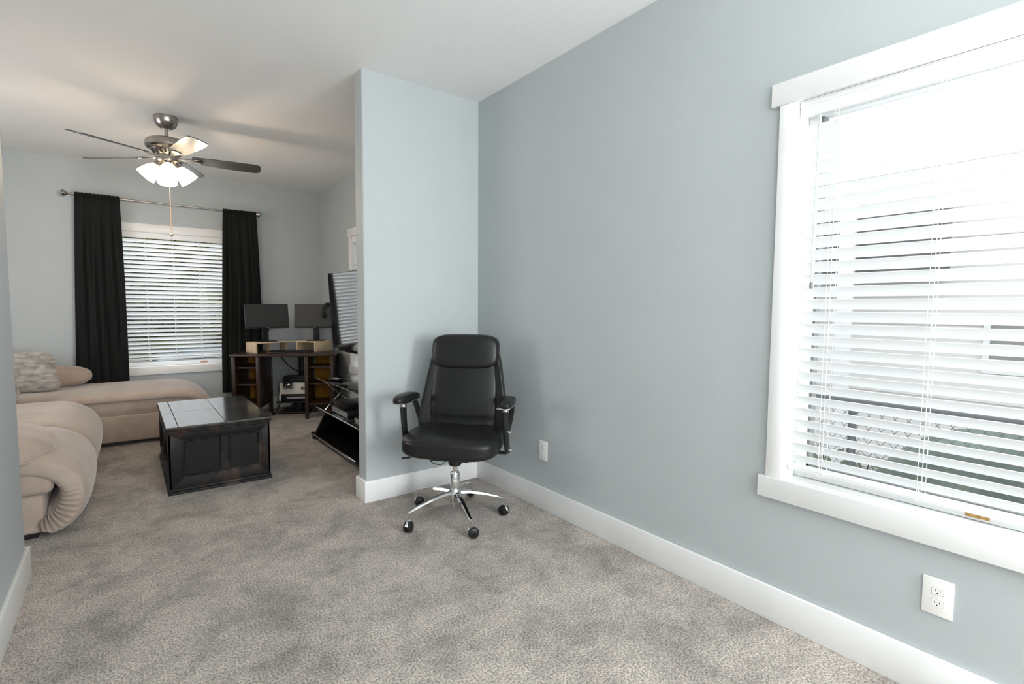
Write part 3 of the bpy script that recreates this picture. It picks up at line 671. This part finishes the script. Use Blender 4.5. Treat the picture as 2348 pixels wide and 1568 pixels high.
curtain((0.938, 1.285), (0.895, 1.345), 2.389, 0.25, 6.756, 5, 9, 'black curtain panel right of the far window, hanging behind the desk', 0.055)

# ------------------------------------------------------------------ ceiling fan
def fan():
    t = thing('ceiling_fan', 'five blade brushed nickel ceiling fan with lit glass shades', 'ceiling fan', (0.309, 4.901, 2.743))
    G().lathe([(0.083, 0.0), (0.084, -0.012), (0.080, -0.042), (0.066, -0.072), (0.040, -0.090), (0.022, -0.096), (0.0, -0.096)], seg=36).build('canopy', 'steel', t)
    g = G(); g.cyl((0, 0, -0.09), (0, 0, -0.185), 0.0125, seg=16); g.lathe([(0.022, -0.165), (0.022, -0.178)], seg=18); g.build('downrod', 'steel', t)
    mo = G().lathe([(0.0, -0.168), (0.05, -0.168), (0.115, -0.176), (0.138, -0.190), (0.146, -0.212), (0.144, -0.235), (0.132, -0.250), (0.112, -0.257), (0.110, -0.262), (0.070, -0.300), (0.0, -0.300)], seg=48).build('motor_housing', 'steel', t)
    g = G()
    for k in range(18):
        a = 2*PI*k/18; d = Vector((math.cos(a), math.sin(a), 0)); g.tube([d*0.106+Vector((0, 0, -0.2665)), d*0.082+Vector((0, 0, -0.2905))], 0.006, 6, flat=0.5)
    g.build('vents', 'slot', mo)
    G().lathe([(0.0, -0.298), (0.072, -0.298), (0.076, -0.306), (0.076, -0.340), (0.068, -0.352), (0.040, -0.362), (0.0, -0.366)], seg=36).build('light_kit', 'steel', t)
    for k in range(5):
        a = R(-5+72*k); rm = rotz(a) @ rotx(R(-13)); zc = Vector((0, 0, -0.308))
        L = [(0.165, 0.048), (0.20, 0.056), (0.30, 0.064), (0.45, 0.070), (0.58, 0.073), (0.63, 0.070), (0.652, 0.058), (0.662, 0.035), (0.664, 0.0)]
        poly = [(x, y) for x, y in L]+[(x, -y) for x, y in L[::-1][1:]]
        bl = G().prism(poly, -0.003, 0.003, lambda p, q, z: zc+rm @ Vector((p, q, z))).build('blade', 'blade', t)
        g = G(); ir = [(0.070, 0.012), (0.11, 0.010), (0.15, 0.016), (0.185, 0.030), (0.215, 0.034), (0.235, 0.024), (0.242, 0.0)]
        poly = [(x, y) for x, y in ir]+[(x, -y) for x, y in ir[::-1][1:]]
        g.prism(poly, -0.009, -0.003, lambda p, q, z: zc+rm @ Vector((p, q, z)), 0.0015)
        g.cyl(zc+rm @ Vector((0.06, 0, -0.006)), zc+rm @ Vector((0.12, 0, -0.006)), 0.010, seg=10); g.build('blade_iron', 'steel', bl)
    for k in range(4):
        a = R(-107+90*k+16); d = Vector((math.cos(a), math.sin(a), 0)); p0 = d*0.045+Vector((0, 0, -0.355)); ax = (d*0.80+Vector((0, 0, -0.95))).normalized()
        q = ax.to_track_quat('Z', 'Y').to_matrix()
        arm = G().lathe([(0.0, -0.02), (0.020, -0.02), (0.028, -0.008), (0.030, 0.030), (0.0, 0.030)], p0+ax*0.016, q, 18).build('lamp_holder', 'steel', t)
        prof = [(0.030, 0.0), (0.040, 0.014), (0.054, 0.045), (0.064, 0.082), (0.070, 0.118), (0.067, 0.118), (0.061, 0.082), (0.051, 0.046), (0.037, 0.016), (0.026, 0.004)]
        G().lathe(prof, p0+ax*0.040, q, 26, caps=False).build('glass_shade', 'bulb_glass', arm)
        G().lathe([(0.0, 0.0), (0.013, 0.004), (0.015, 0.02), (0.026, 0.055), (0.026, 0.07), (0.017, 0.084), (0.0, 0.088)], p0+ax*0.038, q, 16).build('bulb', 'bulb_glass', arm)
    g = G(); zz = -0.36; pts = []
    g.tube([(0.008, -0.01, zz), (0.008, -0.01, -0.905)], 0.0025, 8)
    for k in range(110): g.box((0.008, -0.01, zz-0.0049*k), (0.0062, 0.0062, 0.0034), 0.0012, 1)
    g.lathe([(0.0, -0.925), (0.006, -0.923), (0.012, -0.914), (0.0125, -0.908), (0.006, -0.90), (0.0, -0.90)], (0.008, -0.01, 0), seg=14)
    g.tube([(0.008, -0.01, -0.92), (0.009, -0.01, -0.975)], 0.0012, 6); g.build('pull_chain', 'brass_chain', t)
fan()
for k in range(4):
    a = R(-107+90*k+16); l = bpy.data.lights.new('fan_bulb', 'POINT'); l.energy = 5; l.color = (1.0, 0.76, 0.54); l.shadow_soft_size = 0.03
    o = bpy.data.objects.new('fan_bulb', l); COL.objects.link(o); o.location = (0.309+0.16*math.cos(a), 4.901+0.16*math.sin(a), 2.743-0.50)

# ------------------------------------------------------------------ corner desk and what stands on it
DA = Vector((0.889, 6.30, 0)); DR = math.atan2(-0.458, 0.889)
def dw(u, v, z=0): return DA+rotz(DR) @ Vector((u, v, z))
def desk():
    t = thing('corner_desk', 'dark brown corner desk with open shelf cabinets', 'desk', DA, DR)
    G().prism([(0, 0), (1.115, 0), (1.115, 0.36), (0.945, 0.69), (0.56, 0.83), (0.27, 0.57), (0.0, 0.46)], 0.712, 0.738, None, 0.004).build('desktop', 'desktop', t)
    for (u0, u1, v1, inner) in ((0.025, 0.300, 0.510, 1), (0.785, 1.085, 0.430, 0)):
        v0 = 0.035; c = G()
        c.bx(u0, u0+0.020, v0, v1, 0.13, 0.712, 0.001); c.bx(u1-0.020, u1, v0, v1, 0.13, 0.712, 0.001); c.bx(u0+0.02, u1-0.02, v0+0.005, v1, 0.155, 0.173)
        ca = c.build('cabinet', 'espresso', t)
        for z in (0.385, 0.575): G().bx(u0+0.02, u1-0.02, v0+0.02, v1-0.006, z, z+0.016, 0.001).build('shelf', 'espresso', ca)
        G().bx(u0+0.02, u1-0.02, v1-0.006, v1-0.001, 0.173, 0.712).build('back_panel', 'mdf', ca)
        for uu in (u0-0.006, u1-0.030):
            G().bx(uu, uu+0.036, v0-0.018, v0+0.024, 0, 0.712, 0.002).build('leg', 'espresso', t)
            G().bx(uu, uu+0.036, v1-0.036, v1+0.004, 0, 0.712, 0.002).build('leg', 'espresso', t)
    G().bx(0.555, 0.61, 0.74, 0.795, 0, 0.712, 0.003).build('rear_leg', 'plastic', t)
desk()
def riser():
    t = thing('monitor_riser', 'pale pine monitor riser on the corner desk', 'riser', (1.5, 6.45, 0.738))
    zt0, zt1 = 0.108, 0.120; f = lambda x, y, z: Vector((x-1.5, y-6.45, z))
    a = Vector((0.97, 0.24)); n = Vector((-0.24, 0.97)); P = Vector((1.170, 6.335)); Lb = 0.455; D = 0.255
    b = Vector((0.51, -0.86)); m = Vector((0.86, 0.51)); Q = Vector((1.615, 6.448)); Lr = 0.315; Dr = 0.272
    G().prism([tuple(P), tuple(P+a*Lb), tuple(P+a*Lb+n*D), tuple(P+n*D)], zt0, zt1, f, 0.0015).build('left_shelf', 'pine', t)
    G().prism([tuple(Q), tuple(Q+m*Dr), tuple(Q+m*Dr+b*Lr), tuple(Q+b*Lr)], zt0, zt1, f, 0.0015).build('right_shelf', 'pine', t)
    for o_, d1, d2, l2 in ((P, a, n, D), (P+a*0.40+n*0.10, a, n, D-0.10), (P+a*0.22+n*0.14, a, n, D-0.14)):
        G().prism([tuple(o_), tuple(o_+d1*0.016), tuple(o_+d1*0.016+d2*l2), tuple(o_+d2*l2)], 0, zt0, f, 0.001).build('support', 'pine', t)
    for o_ in (Q+b*0.02, Q+b*(Lr-0.016)):
        G().prism([tuple(o_), tuple(o_+m*Dr), tuple(o_+m*Dr+b*0.016), tuple(o_+b*0.016)], 0, zt0, f, 0.001).build('support', 'pine', t)
riser()
def monitor(loc, rz, label, w_=0.495, base_rz=None):
    t = thing('computer_monitor', label, 'monitor', loc, rz, 'monitors on the pine riser')
    h = 0.283; tl = rotx(R(-7)); zc = 0.293; y0 = -0.055
    G().box((0, 0, 0), (0.20, 0.16, 0.008), 0.003).build('stand_base', 'plastic', t)
    g = G(); g.box((0, 0.025, 0.12), (0.07, 0.016, 0.235), 0.006); g.lathe([(0.0, 0.0), (0.028, 0.0), (0.028, 0.02), (0.0, 0.02)], (0, -0.0, 0.135), rotx(PI/2), 18); g.build('stand_neck', 'plastic', t)
    p = G().box(Vector((0, y0+0.02, zc)), (w_, 0.026, h), 0.005, rot=tl).build('housing', 'plastic', t)
    G().box(Vector((0, y0+0.02, zc))+tl @ Vector((0, -0.0135, 0.005)), (w_-0.014, 0.001, h-0.026), 0, rot=tl).build('screen', 'matte_screen', p)
    G().box(Vector((0, y0+0.02, zc))+tl @ Vector((0.0, -0.0138, -h/2+0.0065)), (0.022, 0.001, 0.004), 0, rot=tl).build('badge', 'silver', p)
monitor((1.315, 6.500, 0.8625), R(11), 'widescreen monitor on the left of the riser, in front of the curtain')
monitor((1.845, 6.370, 0.8625), R(-26), 'widescreen monitor on the right of the riser, headset on its corner', 0.47)
def keyboard():
    p = dw(0.575, 0.185, 0.742); t = thing('keyboard', 'flat black keyboard under the pine riser', 'keyboard', p, DR)
    G().box((0, 0, 0.009), (0.43, 0.13, 0.014), 0.004, rot=rotx(R(3))).build('case', 'plastic', t)
    g = G()
    for r_ in range(5):
        for k in range(20): g.box((-0.2+0.021*k, -0.048+0.0235*r_, 0.0185+0.0012*r_), (0.017, 0.018, 0.005), 0.0015, 1)
    g.build('keys', 'plastic', t)
keyboard()
def headset():
    c = Vector((1.955, 6.240, 1.215)); t = thing('headset', 'black headset with microphone hanging on the right monitor corner', 'headset', c)
    fx = Vector((0.93, -0.36, 0)); 
    P = [fx*(0.066*math.cos(R(a)))+Vector((0, 0, 0.095*math.sin(R(a)))) for a in range(-12, 193, 12)]
    G().tube(P, 0.0085, 10, flat=1.6).build('headband', 'plastic', t)
    for s in (1, -1):
        ax = (fx*s+Vector((0.2, 0.3, 0))*0.3).normalized(); q = ax.to_track_quat('Z', 'Y').to_matrix()
        G().lathe([(0.0, -0.022), (0.026, -0.022), (0.034, -0.015), (0.034, 0.0), (0.028, 0.008), (0.012, 0.012), (0.0, 0.012)], fx*(s*0.060)+Vector((0, 0, -0.045)), q, 22).build('ear_cup', 'plastic', t)
    g = G(); mp_ = smooth([fx*-0.062+Vector((0, 0, -0.055)), fx*-0.045+Vector((-0.02, -0.05, -0.06)), fx*-0.07+Vector((-0.03, -0.07, -0.045))], 5); g.tube(mp_, 0.0035, 8); g.sup(mp_[-1], (0.012, 0.010, 0.012), 2.2, 6); g.build('microphone', 'gloss_black', t)
    G().tube(smooth([fx*0.062+Vector((0, 0, -0.075)), fx*0.07+Vector((0, -0.01, -0.14)), fx*0.065+Vector((0.0, -0.02, -0.24)), fx*0.04+Vector((0, 0, -0.33))], 6), 0.002, 6).build('cord', 'plastic', t)
headset()

# ------------------------------------------------------------------ printer on its low stand
def printer():
    p = dw(0.60, 0.455, 0); 
    s = thing('printer_stand', 'low black stand holding the printer under the desk', 'stand', p, DR)
    G().bx(-0.20, 0.175, -0.15, 0.15, 0.135, 0.150, 0.004).build('shelf', 'plastic', s)
    G().bx(-0.05, 0.05, -0.03, 0.05, 0.02, 0.135, 0.004).build('pedestal', 'plastic', s)
    G().bx(-0.19, 0.165, -0.14, 0.14, 0.0, 0.022, 0.006).build('foot_plate', 'plastic', s)
    t = thing('printer', 'white and black printer under the corner desk', 'printer', p+Vector((0, 0, 0.150)), DR)
    g = G(); g.bx(-0.185, 0.170, -0.10, 0.15, 0.0, 0.085, 0.006); g.build('lower_body', 'plastic', t)
    G().bx(-0.175, 0.172, -0.108, 0.15, 0.082, 0.218, 0.008).build('upper_body', 'printer_white', t)
    G().bx(-0.180, -0.162, -0.115, 0.02, 0.002, 0.086, 0.003).build('side_trim', 'printer_white', t)
    g = G(); g.bx(-0.150, 0.165, -0.05, 0.145, 0.218, 0.262, 0.006); g.prism([(-0.15, -0.09), (0.165, -0.09), (0.165, 0.10), (-0.15, 0.10)], 0.262, 0.285, lambda a, b, c: Vector((a*0.96, b*0.8+0.04, c)), 0.004); g.build('scanner_lid', 'plastic', t)
    cp = G().box((-0.075, -0.125, 0.190), (0.105, 0.022, 0.075), 0.004, rot=rotx(R(-24))).build('control_panel', 'grey_plastic', t)
    G().box((-0.078, -0.1365, 0.194), (0.098, 0.003, 0.068), 0.001, rot=rotx(R(-24))).build('display', 'gloss_black', cp)
    G().bx(-0.085, 0.160, -0.155, -0.09, 0.035, 0.052, 0.003).build('output_tray', 'grey_plastic', t)
    # round badge with the two slanted letters
    g = G(); pts = [(0.021*math.cos(2*PI*k/28), 0.021*math.sin(2*PI*k/28)) for k in range(28)]; bx_, bz = 0.085, 0.150
    lo = g.prism(pts, -0.1105, -0.108, lambda a, b, c: Vector((bx_+a, c, bz+b))).build('logo', 'slot', t)
    g = G(); sk = 0.30; yb = -0.1112
    def st(pts_):
        for (x0, z0), (x1, z1) in zip(pts_[:-1], pts_[1:]):
            a0 = Vector((bx_+x0+sk*z0, yb, bz+z0)); a1 = Vector((bx_+x1+sk*z1, yb, bz+z1)); g.tube([a0, a1], 0.0017, 6, flat=0.6)
    st([(-0.008, -0.009), (-0.008, 0.019)]); st([(-0.008, 0.007), (-0.003, 0.008), (-0.001, 0.004), (-0.001, -0.009)])
    st([(0.004, -0.019), (0.004, 0.008)]); st([(0.004, 0.008), (0.009, 0.008), (0.010, 0.004), (0.010, -0.005), (0.008, -0.009), (0.004, -0.009)])
    g.build('letters', 'printer_white', lo)
printer()
def cable(pts, r, label, m='plastic'):
    o = G().tube(smooth(pts, 8), r, 8).build('power_cable', m, None, ang=60)
    return tag(o, label, 'cable', 'loose cables around the desk and television')
cable([dw(0.36, 0.60, 0.70), dw(0.42, 0.62, 0.60), dw(0.52, 0.62, 0.50), dw(0.62, 0.66, 0.45)], 0.006, 'black cable drooping down behind the kneehole of the desk')
cable([dw(0.55, 0.70, 0.70), dw(0.62, 0.71, 0.66), dw(0.70, 0.70, 0.56), dw(0.72, 0.68, 0.46)], 0.005, 'thin black cable hanging beside the rear desk leg')
cable([dw(0.33, 0.42, 0.012), dw(0.38, 0.33, 0.012), dw(0.37, 0.25, 0.013), dw(0.34, 0.36, 0.013), dw(0.38, 0.30, 0.014), dw(0.36, 0.5, 0.03), dw(0.36, 0.64, 0.10)], 0.006, 'tangle of dark cord on the carpet left of the printer stand')
cable([dw(0.34, 0.5, 0.012), dw(0.36, 0.47, 0.16), dw(0.365, 0.52, 0.26), dw(0.37, 0.64, 0.2)], 0.004, 'pale cable looping up beside the printer', 'grey_plastic')

# ------------------------------------------------------------------ television and stand
def tv_stand():
    x0, x1, y0, y1 = 1.40, 1.90, 3.60, 5.05; t = thing('tv_stand', 'black glass television stand behind the partition wall', 'tv stand', (1.65, 4.35, 0))
    W_ = True
    g = G(); g.prism([(x0, y1), (x0, 3.86), (x0+0.10, 3.74), (x1, 3.74), (x1, y1)], 0.045, 0.062, None, 0.003); g.build('base_shelf', 'glass_black', t, W_)
    g = G(); g.tube([(x0+0.004, y1-0.01, 0.052), (x0+0.004, 3.86, 0.052)], 0.011, 10); g.tube([(x0+0.02, y1-0.02, 0.034), (x0+0.02, 3.88, 0.034)], 0.008, 10); g.build('base_rail', 'chrome', t, W_)
    for yy in (y1-0.03, 3.80):
        f_ = G().bx(x0+0.0, x0+0.05, yy-0.03, yy+0.03, 0.0, 0.045, 0.006).build('foot', 'plastic', t, W_)
        G().cyl((x0-0.004, yy, 0.022), (x0+0.002, yy, 0.022), 0.010, seg=14).build('foot_cap', 'chrome', f_, True)
        G().bx(x1-0.05, x1, yy-0.03, yy+0.03, 0.0, 0.045, 0.006).build('foot', 'plastic', t, W_)
    g = G(); g.bx(x0+0.01, x1, 3.60, 4.90, 0.322, 0.334, 0.002); g.build('middle_shelf', 'glass_black', t, W_)
    G().tube([(x0+0.010, 4.895, 0.328), (x0+0.010, 3.60, 0.328)], 0.0075, 8).build('shelf_rail', 'chrome', t, W_)
    # slanted end plates between base and middle shelf
    for yy, s in ((4.93, 1), (3.70, -1)):
        g = G(); g.prism([(x0+0.02, 0.06), (x1-0.03, 0.06), (x1-0.10, 0.325), (x0+0.10, 0.325)], -0.006, 0.006, lambda a, b, c: Vector((a, yy+c-s*0.14*(b-0.06)/0.265+s*0.06, b)), 0.002)
        e = g.build('end_plate', 'gloss_black', t, W_)
        g = G(); g.tube([(x0+0.02, yy+s*0.06, 0.06), (x0+0.10, yy-s*0.08, 0.325)], 0.006, 8); g.build('plate_trim', 'steel', e, True)
    G().bx(x1-0.015, x1, 3.72, 4.90, 0.062, 0.322).build('rear_panel', 'gloss_black', t, W_)
    G().bx(x0+0.005, x1-0.05, 3.60, 4.86, 0.600, 0.608, 0.002).build('top_shelf', 'smoked', t, W_)
    g = G(); g.tube([(x0+0.008, 4.86, 0.604), (x0+0.008, 3.60, 0.604)], 0.0035, 8); g.build('top_shelf_edge', 'steel', t, W_)
    for yy in (4.66, 3.74):
        g = G(); g.tube([(x0+0.02, yy, 0.600), (x0+0.285, yy, 0.336)], 0.0065, 10); g.build('brace', 'chrome', t, W_)
        g = G(); g.tube([(x0+0.02, yy+0.013, 0.336), (x0+0.285, yy+0.013, 0.600)], 0.0065, 10); g.lathe([(0.0, -0.016), (0.014, -0.016), (0.016, -0.01), (0.014, 0.016), (0.0, 0.016)], (x0+0.152, yy, 0.468), rotx(PI/2), 16); g.build('brace', 'chrome', t, W_)
    g = G(); g.bx(1.80, 1.86, 4.30, 4.40, 0.06, 1.35, 0.006); g.bx(1.68, 1.86, 4.15, 4.55, 1.08, 1.30, 0.006); g.build('mount_post', 'plastic', t, W_)
tv_stand()
def tv():
    t = thing('television', 'large black flat screen television facing into the living room', 'television', (1.60, 4.315, 0.862))
    h = 0.725; w_ = 1.25; tl = roty(R(-3.2)); c = Vector((-0.005, 0, h/2))
    fr = G().box(c, (0.045, w_, h), 0.006, rot=tl).build('housing', 'gloss_black', t)
    G().box(c+tl @ Vector((-0.0232, 0, 0.006)), (0.001, w_-0.024, h-0.034), 0, rot=tl).build('screen', 'screen', fr)
    g = G(); F = lambda u, z, d: c+tl @ Vector((-0.0225-d, u, z))
    g.frame(-w_/2, w_/2, -h/2, h/2, [(0, 0), (0, 0.004), (0.008, 0.004), (0.012, 0.0)], F); g.build('bezel', 'gloss_black', fr)
    G().box(c+tl @ Vector((-0.0245, w_/2-0.09, -h/2+0.010)), (0.001, 0.07, 0.006), 0, rot=tl).build('badge', 'silver', fr)
    G().box(c+tl @ Vector((0.045, 0, 0.0)), (0.05, 0.6, 0.4), 0.01, rot=tl).build('rear_cover', 'plastic', fr)
tv()
def device(name, label, cat, x0, x1, y0, y1, z0, h, front='silver', rz=0.0):
    t = thing(name, label, cat, ((x0+x1)/2, (y0+y1)/2, z0), rz); hx, hy = (x1-x0)/2, (y1-y0)/2
    G().bx(-hx, hx, -hy, hy, 0.004, h, 0.003).build('case', 'plastic', t)
    G().bx(-hx-0.002, -hx+0.004, -hy+0.004, hy-0.004, 0.008, h-0.004, 0.001).build('front_panel', front, t)
    g = G()
    for sx_ in (-1, 1):
        for sy_ in (-1, 1): g.cyl((sx_*(hx-0.02), sy_*(hy-0.02), 0.0), (sx_*(hx-0.02), sy_*(hy-0.02), 0.005), 0.008, seg=8)
    g.build('feet', 'rubber', t); return t
device('game_console', 'black game console with a silver front on the middle glass shelf', 'game console', 1.45, 1.72, 4.16, 4.57, 0.334, 0.056, 'silver')
device('disc_player', 'slim black disc player on top of the game console', 'disc player', 1.435, 1.75, 4.27, 4.56, 0.390, 0.048, 'gloss_black')
device('cable_box', 'small black box with a white label near the front of the shelf', 'cable box', 1.44, 1.58, 3.82, 3.98, 0.334, 0.055, 'silver')
def remote():
    t = thing('remote_control', 'small black remote with a white label on the top glass shelf', 'remote control', (1.50, 4.62, 0.608), R(20))
    G().bx(-0.022, 0.022, -0.07, 0.07, 0.0, 0.018, 0.005).build('case', 'plastic', t); G().bx(-0.02, 0.02, -0.045, 0.02, 0.0175, 0.0190, 0.0005).build('label', 'white_plastic', t)
remote()
cable([(1.86, 4.75, 0.90), (1.84, 4.72, 0.75), (1.80, 4.70, 0.66), (1.82, 4.60, 0.612)], 0.004, 'black cable hanging below the television onto the top shelf')
cable([(1.43, 4.22, 0.340), (1.43, 4.12, 0.346), (1.45, 4.03, 0.348), (1.50, 4.04, 0.345), (1.47, 4.10, 0.345), (1.43, 4.05, 0.342), (1.425, 3.8, 0.34)], 0.004, 'coil of black cable in front of the game console')

# ------------------------------------------------------------------ outside the near window: side yard
struct(G().bx(2.3, 40, -30, 30, -0.95, -0.9).build('ground', 'ground'))
struct(G().bx(-30, 40, 7.2, 50, -1.0, -0.92).build('ground_front', 'asphalt'))
def fence():
    t = thing('chain_link_fence', 'grey chain link fence seen through the near window blind', 'fence', (4.0, 1.0, -0.9)); W_ = True
    G().tube([(4.0, -3.0, 0.652), (4.0, 4.5, 0.640)], 0.019, 10).build('top_rail', 'galv', t, W_)
    for y in (1.36, -0.7, 3.4):
        g = G(); g.cyl((4.03, y, -0.9), (4.03, y, 0.66), 0.026, seg=14); g.lathe([(0.03, 0.62), (0.03, 0.66), (0.02, 0.68), (0.0, 0.68)], (4.03, y, 0), seg=14); g.build('post', 'galv', t, W_)
    g = G(); p = 0.073; z0, z1 = -0.88, 0.64
    k = -40
    y = -3.0-(z1-z0)*0.75
    while y < 4.5:
        g.tube([(3.985, y, z0), (3.985, y+(z1-z0)*0.75, z1)], 0.0019, 4, caps=False); g.tube([(3.990, y+(z1-z0)*0.75, z0), (3.990, y, z1)], 0.0019, 4, caps=False); y += p
    g.build('mesh', 'galv', t, W_)
fence()
def neighbour():
    t = thing('neighbour_house', 'white sided house beyond the chain link fence', 'house', (8.0, 1.0, -0.9)); W_ = True
    g = G(); g.bx(8.0, 12.0, -8.0, 9.0, -0.9, 3.4)
    for k in range(28): g.prism([(8.0, -0.85+0.15*k), (7.982, -0.85+0.15*k), (8.0, -0.70+0.15*k)], -8, 9, lambda a, b, c: Vector((a, c, b)))
    g.build('siding', 'siding', t, W_)
    g = G(); g.frame(0.55, 1.40, 0.55, 1.22, [(0, 0), (0, 0.03), (0.06, 0.03), (0.06, 0)], lambda u, z, d: Vector((7.985-d, u, z))); wn = g.build('window_frame', 'trim', t, W_)
    G().bx(7.975, 7.985, 0.58, 1.37, 0.58, 1.19).build('pane', 'grey_plastic', wn, True)
    g = G(); g.bx(7.6, 7.98, 1.75, 6.0, 1.70, 2.60); g.build('porch_roof', 'shingle', t, W_)
    G().bx(7.52, 7.60, 2.62, 2.80, -0.9, 2.65, 0.01).build('porch_post', 'trim', t, W_)
neighbour()
def tarp():
    def f(p): return Vector((p.x, p.y, p.z*(1-0.25*(p.y/0.5))+0.03*math.sin(9*p.y)+0.02*math.sin(14*p.x)))
    o = G().sup((0, 0, 0.64), (0.4, 0.62, 0.62), 4, 14, f).build('covered_heap', 'tarp', None, ang=50); o.location = (5.0, 0.85, -0.9)
    tag(o, 'grey green tarpaulin draped over a heap beyond the fence', 'tarp')
    b = G().bx(-0.2, 0.2, -0.25, 0.25, 0, 1.05, 0.02).build('storage_bin', 'bluebox', None); b.location = (4.9, -0.06, -0.9); tag(b, 'blue grey plastic bin beside the green tarpaulin', 'bin')
tarp()
def leaves(g, c, r, n, size, rnd, flat=1.0):
    for _ in range(n):
        d = Vector((rnd.gauss(0, 1), rnd.gauss(0, 1), rnd.gauss(0, 1))).normalized()*(rnd.random()**0.4)
        p = Vector(c)+Vector((d.x*r[0], d.y*r[1], d.z*r[2])); u = Vector((rnd.gauss(0, 1), rnd.gauss(0, 1), rnd.gauss(0, 1))).normalized(); v = u.orthogonal().normalized(); s = size*rnd.uniform(0.6, 1.3); w_ = u.cross(v)*s*0.12
        g.add([p-v*s, p+u*s*0.45+w_, p+v*s, p-u*s*0.45+w_], [(0, 1, 2, 3)])
def weed():
    t = thing('leafy_weed', 'small leafy weed growing by the fence post', 'plant', (4.25, 1.5, -0.9)); rnd = random.Random(5)
    g = G()
    for k in range(7):
        a = 0.9*k; g.tube(smooth([(0, 0, 0), (0.06*math.cos(a), 0.06*math.sin(a), 0.5), (0.16*math.cos(a), 0.2*math.sin(a), 1.02+0.08*math.sin(3*k))], 4), 0.005, 5)
    g.build('stems', 'bark', t); g = G(); leaves(g, (0, 0, 0.95), (0.2, 0.34, 0.28), 60, 0.05, rnd); g.build('foliage', 'green', t)
weed()

# ------------------------------------------------------------------ outside the far window: car, bank and shrubs
def car():
    t = thing('parked_car', 'silver blue car parked outside the far window', 'car', (1.0, 10.6, -0.92))
    prof = [(-2.15, 0.30), (-2.2, 0.62), (-2.05, 0.78), (-1.25, 0.90), (-0.55, 1.36), (-0.2, 1.43), (0.55, 1.43), (1.05, 1.30), (1.65, 0.98), (2.1, 0.92), (2.2, 0.6), (2.12, 0.28)]
    rr = []
    for s, y in ((0.86, -0.90), (0.97, -0.82), (1.0, -0.70), (1.0, 0.70), (0.97, 0.82), (0.86, 0.90)):
        rr.append([Vector((x*(0.97 if abs(y) > 0.8 else 1), y-(0.20*math.copysign(1, y)*max(0, z-0.85)/0.55 if abs(y) > 0.69 else 0), 0.28+(z-0.28)*(1 if z < 0.9 else (0.9+0.1*s)))) for x, z in prof])
    body = G().rings(rr).build('body', 'carpaint', t, ang=28)
    g = G()
    for s in (-1, 1):
        g.prism([(-1.05, 0.93), (-0.5, 1.29), (-0.18, 1.35), (0.5, 1.35), (0.98, 1.24), (1.25, 0.97)], 0, 0.012, lambda a, b, c: Vector((a, s*(0.912-0.20*max(0, b-0.85)/0.55-c+0.006), b)))
    g.prism([(-0.62, 0), (-0.62, 0.02), (0.62, 0.02), (0.62, 0)], 0, 1, lambda a, b, c: Vector((-1.22+0.62*c-0.012+b, a*(1-0.15*c), 0.935+0.42*c)))
    g.prism([(-0.62, 0), (-0.62, 0.02), (0.62, 0.02), (0.62, 0)], 0, 1, lambda a, b, c: Vector((1.62-0.50*c+0.012-b, a*(1-0.15*c), 1.01+0.29*c)))
    g.build('windows', 'carglass', t)
    for x in (-1.35, 1.35):
        for s in (-1, 1):
            wh = G().lathe([(0.0, -0.1), (0.29, -0.1), (0.32, -0.07), (0.32, 0.07), (0.29, 0.1), (0.0, 0.1)], (x, s*0.82, 0.32), rotx(PI/2), 24).build('wheel', 'rubber', t)
            G().cyl((x, s*0.915, 0.32), (x, s*0.925, 0.32), 0.20, seg=20).build('hubcap', 'silver', wh)
    for s in (-1, 1): G().sup((-0.95, s*0.98, 0.95), (0.07, 0.10, 0.06), 3, 6).build('side_mirror', 'carpaint', t)
car()
g = G(); vs = []; fs = []
for i in range(25):
    for j in range(13):
        x = -16+i*1.6; y = 13.5+j*1.0; vs.append((x, y, -0.95+5.5*(j/12)**0.8+0.25*noise.noise(Vector((x*0.4, y*0.5, 0)))))
for i in range(24):
    for j in range(12): fs.append((i*13+j, (i+1)*13+j, (i+1)*13+j+1, i*13+j+1))
struct(g.add(vs, fs).build('ground_bank', 'hill', ang=60))
rnd = random.Random(21)
TREES = [(-3.4, 15.4, 0.2, 1.7, 'leaf', 'dark green tree on the bank, farthest left behind the far blind'), (0.0, 16.4, 0.6, 1.8, 'leaf', 'dark green tree on the bank behind the left half of the far blind'),
         (3.1, 15.0, 0.2, 1.6, 'leaf2', 'yellowish tree on the bank straight behind the parked car'), (6.6, 16.2, 0.4, 1.8, 'leaf', 'dark green tree on the bank behind the right curtain'), (1.7, 20.2, 2.6, 2.2, 'leaf2', 'tall pale tree at the top of the bank')]
for (x, y, zb, r_, mm, lb) in TREES:
    t = thing('tree', lb, 'tree', (x, y, zb-0.8), group='trees on the bank outside the far window')
    g = G(); g.tube(smooth([(0, 0, 0), (0.1, 0, 1.2), (0, 0.1, 2.6)], 4), [0.16, 0.16, 0.15, 0.14, 0.13, 0.12, 0.10, 0.09, 0.07], 8)
    for k in range(5): a = 1.3*k; g.tube([(0.05, 0, 0.9+0.3*k), (0.9*math.cos(a), 0.9*math.sin(a), 1.7+0.35*k)], 0.04, 6)
    g.build('trunk', 'bark', t); g = G(); leaves(g, (0, 0, r_*0.85), (r_*0.85, r_*0.6, r_*0.85), 2600, 0.17, rnd); g.build('foliage', mm, t)
